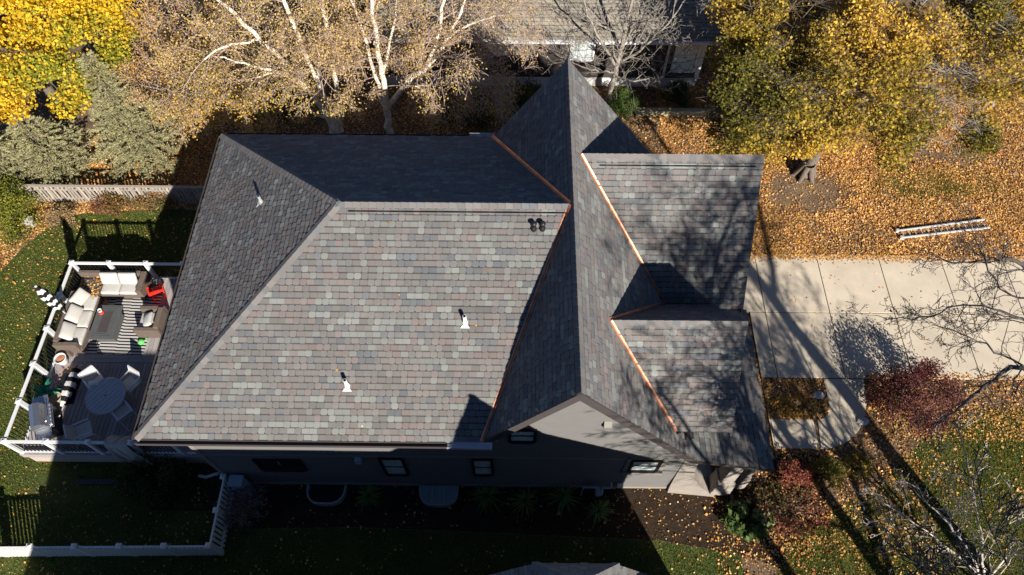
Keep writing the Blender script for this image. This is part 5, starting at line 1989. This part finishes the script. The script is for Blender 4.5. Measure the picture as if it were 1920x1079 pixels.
limb_tree('bare_tree', 'thick-trunked leafless tree reaching dark limbs over the driveway', 'tree', (16.5, .4, 0), [
    ([(16.5, .4, 0), (16.5, .4, 2), (16.4, .5, 5), (16.3, .6, 8), (16.4, .8, 11), (16.8, 1.0, 15)], .38, .08, .6, 14),
    ([(16.4, .5, 5.5), (15.0, 3.0, 7.6), q(1995, 790, 9.2), q(1925, 690, 9.6), q(1850, 725, 9.6), q(1790, 772, 9.4), q(1745, 800, 9.3)], .10, .010, .42, 13),
    ([(16.3, .6, 7), (14.8, 3.4, 9.0), q(2010, 620, 10), q(1925, 505, 10.2), q(1860, 487, 10.2), q(1790, 492, 10), q(1740, 472, 10)], .09, .009, .45, 15),
    ([q(2010, 640, 9.9), q(1915, 600, 10.2), q(1820, 572, 10.3), q(1730, 600, 10.2), q(1640, 592, 10.1)], .04, .007, .2, 16),
    ([q(1930, 695, 9.6), q(1850, 645, 10), q(1790, 625, 10.1), q(1730, 598, 10.2)], .03, .007, .2, 11),
    ([q(1960, 560, 10.2), q(1880, 545, 10.4), q(1830, 450, 10.3), q(1800, 425, 10.2)], .03, .007, .2, 10),
    ([(16.3, .7, 8), (18.0, 1.8, 10), (19, 2.6, 12.4)], .13, .04, .2, 8),
], E_BR, 'bark_dark', 71, 'bark_dark', leaves=dict(n=90, spread=.1, size=.08, pal=BPAL, w=[.3, .3, .2, .1, .1]))
S_BR = dict(BARE, len0=1.5, nch=[3, 2, 2], ang0=(25, 60), wob=[.12, .16, .18, .2])
limb_tree('bare_tree', 'small pale-barked leafless tree at the lower frame corner on the lawn', 'tree', tuple(at(1860, 1120)), [
    ([at(1860, 1120, 0), at(1845, 1090, 1.2), at(1800, 1010, 2.3), at(1745, 950, 3.0), at(1715, 905, 3.4)], .06, .012, .15, 16),
    ([at(1845, 1085, 1.3), at(1770, 1020, 2.4), at(1690, 965, 3.0), at(1640, 935, 3.2)], .04, .010, .15, 13),
    ([at(1845, 1080, 1.3), at(1840, 1000, 2.6), at(1815, 880, 3.4), at(1800, 800, 3.7)], .04, .010, .15, 12),
    ([at(1850, 1090, 1.2), at(1900, 1020, 2.4), at(1905, 930, 3.2)], .04, .010, .15, 11),
], S_BR, 'bark_pale', 73, 'bark_pale', leaves=dict(n=160, spread=.1, size=.09, pal=BPAL, w=[.3, .3, .2, .1, .1]))

REDP = [(.11, .02, .022), (.16, .045, .04), (.07, .015, .018), (.24, .10, .07)]
shrub('japanese_maple', 'low dark red weeping maple beside the driveway', 'tree', 1700, 752, 1.32, 1.1, 1.6, 12000, .07, REDP, [.35, .3, .2, .15], 81, stems=40, bark='bark_gray', hollow=.6)
GRN = [(.035, .075, .014), (.05, .10, .02), (.09, .14, .025), (.02, .05, .01)]
shrub('boxwood_bush', 'clipped bright green bush below the tall gable end', 'bush', 1168, 212, .62, .75, 1.0, 5200, .06, GRN, [.3, .3, .25, .15], 83, group='green bushes by the timber edging')
shrub('boxwood_bush', 'darker green bush against the white foundation near the maple', 'bush', 1266, 192, .6, .5, 1.0, 4200, .06, [(.03, .06, .012), (.045, .09, .018), (.02, .04, .01)], [.4, .35, .25], 84, group='green bushes by the timber edging')
shrub('bush', 'dark bush in the shade beside the birch at the tall gable', 'bush', 985, 195, .8, .6, 1.2, 3000, .07, GRN, [.3, .3, .1, .3], 85)
shrub('bush', 'large yellow-green evergreen bush at the lawn edge', 'bush', 14, 415, 1.35, 1.35, 1.5, 15000, .075, [(.09, .13, .018), (.17, .19, .025), (.28, .26, .035), (.05, .09, .015)], [.3, .3, .25, .15], 86, stems=44)
shrub('bush', 'reddish brown bush in front of the board fence', 'bush', 215, 395, .7, .5, .8, 2400, .08, [(.22, .09, .04), (.12, .11, .03), (.3, .17, .06)], [.4, .3, .3], 87, group='low autumn bushes by the board fence')
shrub('bush', 'olive leafy bush in front of the fence near the roof corner', 'bush', 300, 388, .8, .45, .7, 2200, .08, [(.12, .12, .03), (.2, .15, .05), (.28, .13, .05)], [.4, .3, .3], 88, group='low autumn bushes by the board fence')
shrub('bush', 'straw coloured bush at the curved lawn edge', 'bush', 125, 412, .6, .5, .6, 1800, .08, [(.34, .24, .12), (.2, .15, .08), (.4, .3, .17)], [.4, .3, .3], 89, group='low autumn bushes by the board fence')
shrub('rose_bush', 'leafy green rose bush in the shade under the deck corner', 'bush', 300, 905, 1.0, .75, 1.2, 6500, .08, [(.035, .07, .018), (.06, .09, .02), (.14, .14, .03), (.02, .04, .012)], [.4, .3, .1, .2], 90)
shrub('bush', 'dry brown bush beside the white picket fence', 'bush', 458, 950, .75, .7, .9, 2600, .07, [(.2, .17, .14), (.14, .11, .09), (.28, .25, .22)], [.4, .4, .2], 91, stems=50, bark='bark_pale')
shrub('hosta', 'clump of broad green leaves by the porch drain', 'plant', 1400, 978, .65, .5, .5, 700, .2, [(.08, .13, .035), (.13, .17, .06), (.3, .32, .14), (.05, .09, .03)], [.4, .3, .1, .2], 92, up=.6)
shrub('bush', 'yellow-green rounded shrub at the curve of the walk', 'bush', 1548, 893, .5, .5, .6, 2600, .06, [(.14, .14, .02), (.2, .18, .025), (.09, .1, .02)], [.4, .3, .3], 93)
shrub('bush', 'small golden shrub next to the yellow-green one', 'bush', 1606, 880, .4, .4, .5, 1300, .07, [(.33, .23, .04), (.22, .17, .03), (.4, .28, .06)], [.4, .3, .3], 94)
shrub('bush', 'crimson leaved shrub just past the porch roof corner', 'bush', 1487, 893, .55, .45, .55, 1600, .07, [(.26, .035, .03), (.18, .04, .03), (.3, .1, .06)], [.4, .3, .3], 95)
shrub('bush', 'sprawling dull red groundcover shrub on the sloping bed', 'bush', 1478, 955, 1.15, .8, .35, 3200, .08, [(.2, .05, .035), (.15, .06, .035), (.28, .15, .07), (.1, .09, .03)], [.35, .25, .25, .15], 96, stems=50)
shrub('bush', 'low mixed green and yellow planting in the island bed', 'bush', 1488, 765, .75, .4, .3, 800, .08, [(.06, .11, .02), (.12, .13, .03), (.1, .035, .02), (.4, .25, .05)], [.4, .25, .15, .2], 97)


def tuft(label, px, py, L, seed):
    p = at(px, py, 0)
    t = thing('ornamental_grass', label, 'grass plant', tuple(p), group='leafy perennials along the south wall')
    rr = random.Random(seed)
    mb = blade_fan(170, L, .010, .0, seed, 1.0)
    mb.c = [(.19 * k, .29 * k, .08 * k) for k in [rr.uniform(.6, 1.3) for _ in range(len(mb.v) // 18)] for _ in range(18)]
    mb.build('blades', 'blade', t, True, cols=True)


tuft('lone arching green perennial between the two window wells', 692, 930, .75, 1)
tuft('arching green perennial nearest the covered window well', 912, 930, .85, 2)
tuft('second arching green perennial from the covered window well', 985, 940, .8, 3)
tuft('third arching green perennial, widest of the row by the gable wall', 1055, 932, .9, 4)
tuft('last arching green perennial of the row, set out from the wall', 1122, 960, .7, 5)

# ---------------------------------------------------------------- fallen leaves and grass


def inside(P, poly):
    x, y = P[:, 0], P[:, 1]
    r = np.zeros(len(P), bool)
    n = len(poly)
    for i in range(n):
        (x0, y0), (x1, y1) = poly[i], poly[(i + 1) % n]
        c = ((y0 > y) != (y1 > y))
        with np.errstate(divide='ignore', invalid='ignore'):
            xx = (x1 - x0) * (y - y0) / (y1 - y0) + x0
        r ^= c & (x < xx)
    return r


HOUSEBOX = lambda P: (P[:, 0] > -9.4) & (P[:, 0] < 6.4) & (P[:, 1] > 6.75) & (P[:, 1] < 16.1)
DRIVE = lambda P: (P[:, 0] > 6.2) & (P[:, 1] > 10.66) & (P[:, 1] < 16.04)
DECKB = lambda P: (P[:, 0] > DX0) & (P[:, 0] < DX1) & (P[:, 1] > DY0) & (P[:, 1] < DY1)
WALKP = outer + inner[::-1]
WALK = lambda P: inside(P, WALKP) | ((P[:, 0] > 7.3) & (P[:, 0] < 10.5) & (P[:, 1] > 8.08) & (P[:, 1] < 9.13))
BIGH = lambda P: (P[:, 1] > 25.2) & (P[:, 0] > -6) & (P[:, 0] < 8.1)


def scatter(n, x0, x1, y0, y1, rng, dens=None):
    P = np.stack([rng.uniform(x0, x1, n), rng.uniform(y0, y1, n), np.zeros(n)], 1)
    k = ~(HOUSEBOX(P) | DRIVE(P) | DECKB(P) | WALK(P) | BIGH(P))
    P = P[k]
    if dens is not None:
        P = P[rng.uniform(size=len(P)) < dens(P)]
    return P


rng = np.random.default_rng(99)
LIT = [(.52, .25, .07), (.60, .34, .12), (.36, .15, .045), (.64, .42, .20), (.62, .34, .05), (.16, .07, .03)]
LITW = [.26, .24, .17, .13, .1, .1]


def fbm(P, s, seed):
    r = np.random.default_rng(seed)
    o = np.zeros(len(P))
    for k in range(4):
        a = r.uniform(0, 6.28, 4)
        f = s * 1.8 ** k
        o += (np.sin(P[:, 0] * f * math.cos(a[0]) + P[:, 1] * f * math.sin(a[0]) + a[1]) * np.sin(P[:, 0] * f * math.cos(a[2]) - P[:, 1] * f * math.sin(a[2]) + a[3])) / 1.5 ** k
    return .5 + .32 * o


sets = []
# deep drifts north of the driveway
sets.append(scatter(270000, 6.3, 25, 15.8, 27, rng, lambda P: np.clip(.30 + 1.1 * fbm(P, .9, 1) - 1.2 * np.exp(-((P[:, 0] - 12.2) ** 2 + (P[:, 1] - 19.3) ** 2) / 1.9) - .9 * np.exp(-(((P[:, 0] - 18.2) / 1.8) ** 2 + ((P[:, 1] - 21.2) / .6) ** 2)) - .75 * np.exp(-(((P[:, 0] - 17.5) / 2.6) ** 2 + ((P[:, 1] - 19.6) / .8) ** 2)), .08, 1)))
# front lawn and beds
sets.append(scatter(110000, 6.4, 22, 1.5, 10.7, rng, lambda P: np.clip(-.20 + .62 * fbm(P, .7, 2) + .5 * (P[:, 1] > 8.4) * (P[:, 0] > 12), .05, 1)))
sets.append(scatter(260, 3.5, 9, 4.4, 6.9, rng))
sets.append(scatter(4200, 8.0, 13.6, 4.6, 8.6, rng))
# strip by the garage front
sets.append(scatter(5200, 6.5, 11.2, 8.9, 10.7, rng))
# north side between the houses
sets.append(scatter(50000, -12, 6.3, 16.1, 25.2, rng, lambda P: np.clip(.5 + .5 * fbm(P, .8, 3), .1, 1)))
# west beds behind the lawn
Pw = scatter(90000, -24, -9.4, 12, 22, rng)
inl = inside(Pw, LAWN_W)
sets.append(Pw[~inl])
# thin scatter on the lawns
P = scatter(24000, -24, -9.4, 3, 17.5, rng)
inl = inside(P, LAWN_W)
sets.append(P[inl & (rng.uniform(size=len(P)) < .14 + .34 * np.clip((P[:, 1] - 9) / 8, 0, 1))])
sets.append(scatter(5000, -22, 7.2, 2.6, 6.7, rng, lambda P: np.clip(1.3 * fbm(P, 1.3, 22) - .25, .05, 1)))
LP = np.concatenate(sets)
LP[:, 2] = rng.uniform(.012, .05, len(LP))
V, F, C = leaf_quads(LP, .058 * np.exp(rng.normal(0, .36, len(LP))), LIT, LITW, rng, up=.75, jitter=.35, patchy=None, aspect=.8)
C *= np.repeat(.72 + .5 * fbm(LP, 1.1, 31), 4)[:, None]
V[:, 2] = np.maximum(V[:, 2], .011)
o = link('fallen_leaves', np_mesh('fallen_leaves', V, F, C), 'litter')
tag(o, 'orange and tan fallen leaves covering the ground', 'leaves', kind='stuff')
# a few on hard surfaces
P = np.stack([rng.uniform(6.8, 24, 900), rng.uniform(10.75, 15.95, 900), np.full(900, .04)], 1)
k = rng.uniform(size=900) < np.where(P[:, 1] > 15.7, 1, .25)
P = P[k]
P2 = np.stack([rng.uniform(9, 23, 2200), 16.0 - np.abs(rng.normal(0, .16, 2200)), rng.uniform(.036, .05, 2200)], 1)
Pr = np.stack([np.concatenate([rng.uniform(-9, 1, 26), rng.normal(-.3, .25, 14)]), np.concatenate([rng.uniform(6.4, 11, 26), rng.uniform(6.4, 9.5, 14)]), np.zeros(40)], 1)
Pr[:, 2] = ZE + KM * (Pr[:, 1] - YS) + .05
Pr = Pr[(np.arange(40) % 4 == 0) & (Pr[:, 0] > XW + (Pr[:, 1] - YS) + .3) & (Pr[:, 0] < XV + (Pr[:, 1] - YS) * .42 - .15)]
P8 = np.stack([rng.uniform(12.6, 24, 700), 10.7 + np.abs(rng.normal(0, .1, 700)), rng.uniform(.036, .05, 700)], 1)
P3 = np.stack([rng.uniform(7.4, 9.2, 60), rng.uniform(8.2, 9.1, 60), np.full(60, .04)], 1)
P4 = np.stack([rng.uniform(-15.9, -15.1, 150), rng.uniform(12.9, 13.9, 150), np.full(150, ZD + .46)], 1)
P5 = np.stack([rng.normal(-15.0, .06, 160), rng.uniform(12.2, 13.15, 160), np.full(160, ZD + .03)], 1)
P6 = np.stack([rng.normal(-15.4, .22, 160), rng.uniform(9.0, 10.5, 160), np.full(160, ZD + .05)], 1)
P7 = np.stack([np.full(300, XP + .06) + rng.normal(0, .025, 300), rng.uniform(YS + .3, 11.2, 300), np.full(300, ZP - .04)], 1)
V, F, C = leaf_quads(np.concatenate([P, P2, P3, P4, P5, P6, P7, P8, Pr]), .085, LIT, LITW, rng, up=1.6, aspect=.8)
o = link('blown_leaves', np_mesh('blown_leaves', V, F, C), 'litter')
tag(o, 'scattered dry leaves blown on the driveway, deck and gutter', 'leaves', kind='stuff')

# grass
P = np.concatenate([
    (lambda q: q[inside(q + rng.normal(0, .16, q.shape), LAWN_W)])(scatter(150000, -24, -9.4, 3, 18, rng)),
    (lambda q: q[inside(q + rng.normal(0, .16, q.shape), LAWN_S)])(scatter(60000, -20, 7.2, 1.8, 6.0, rng)),
    (lambda q: q[inside(q + rng.normal(0, .16, q.shape), LAWN_E)])(scatter(150000, 8.2, 24, 1.5, 9.6, rng, lambda q: np.clip(fbm(q, .6, 8) * 1.5, .15, 1))),
    scatter(26000, 14.5, 20.5, 18.4, 20.8, rng, lambda q: np.clip(1.3 * np.exp(-(((q[:, 0] - 17.5) / 2.6) ** 2 + ((q[:, 1] - 19.6) / .8) ** 2)) - .1, 0, .9)),
])
n = len(P)
d = rng.normal(size=(n, 3)) * .55
d[:, 2] = 1
d /= np.linalg.norm(d, axis=1, keepdims=True)
s = np.cross(d, rng.normal(size=(n, 3)))
s /= np.linalg.norm(s, axis=1, keepdims=True)
ln = rng.uniform(.045, .095, (n, 1))
P[:, 2] = .004
V = np.stack([P - s * .011, P + s * .011, P + d * ln], 1).reshape(-1, 3)
gp = np.array([(.12, .155, .022), (.16, .19, .028), (.085, .12, .018), (.24, .21, .055)])
C = gp[rng.choice(4, n, p=[.35, .3, .25, .1])] * rng.uniform(.8, 1.2, (n, 1))
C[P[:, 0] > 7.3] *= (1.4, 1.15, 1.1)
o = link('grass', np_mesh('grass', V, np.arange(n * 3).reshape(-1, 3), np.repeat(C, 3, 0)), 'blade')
tag(o, 'short green lawn grass', 'grass', kind='stuff')
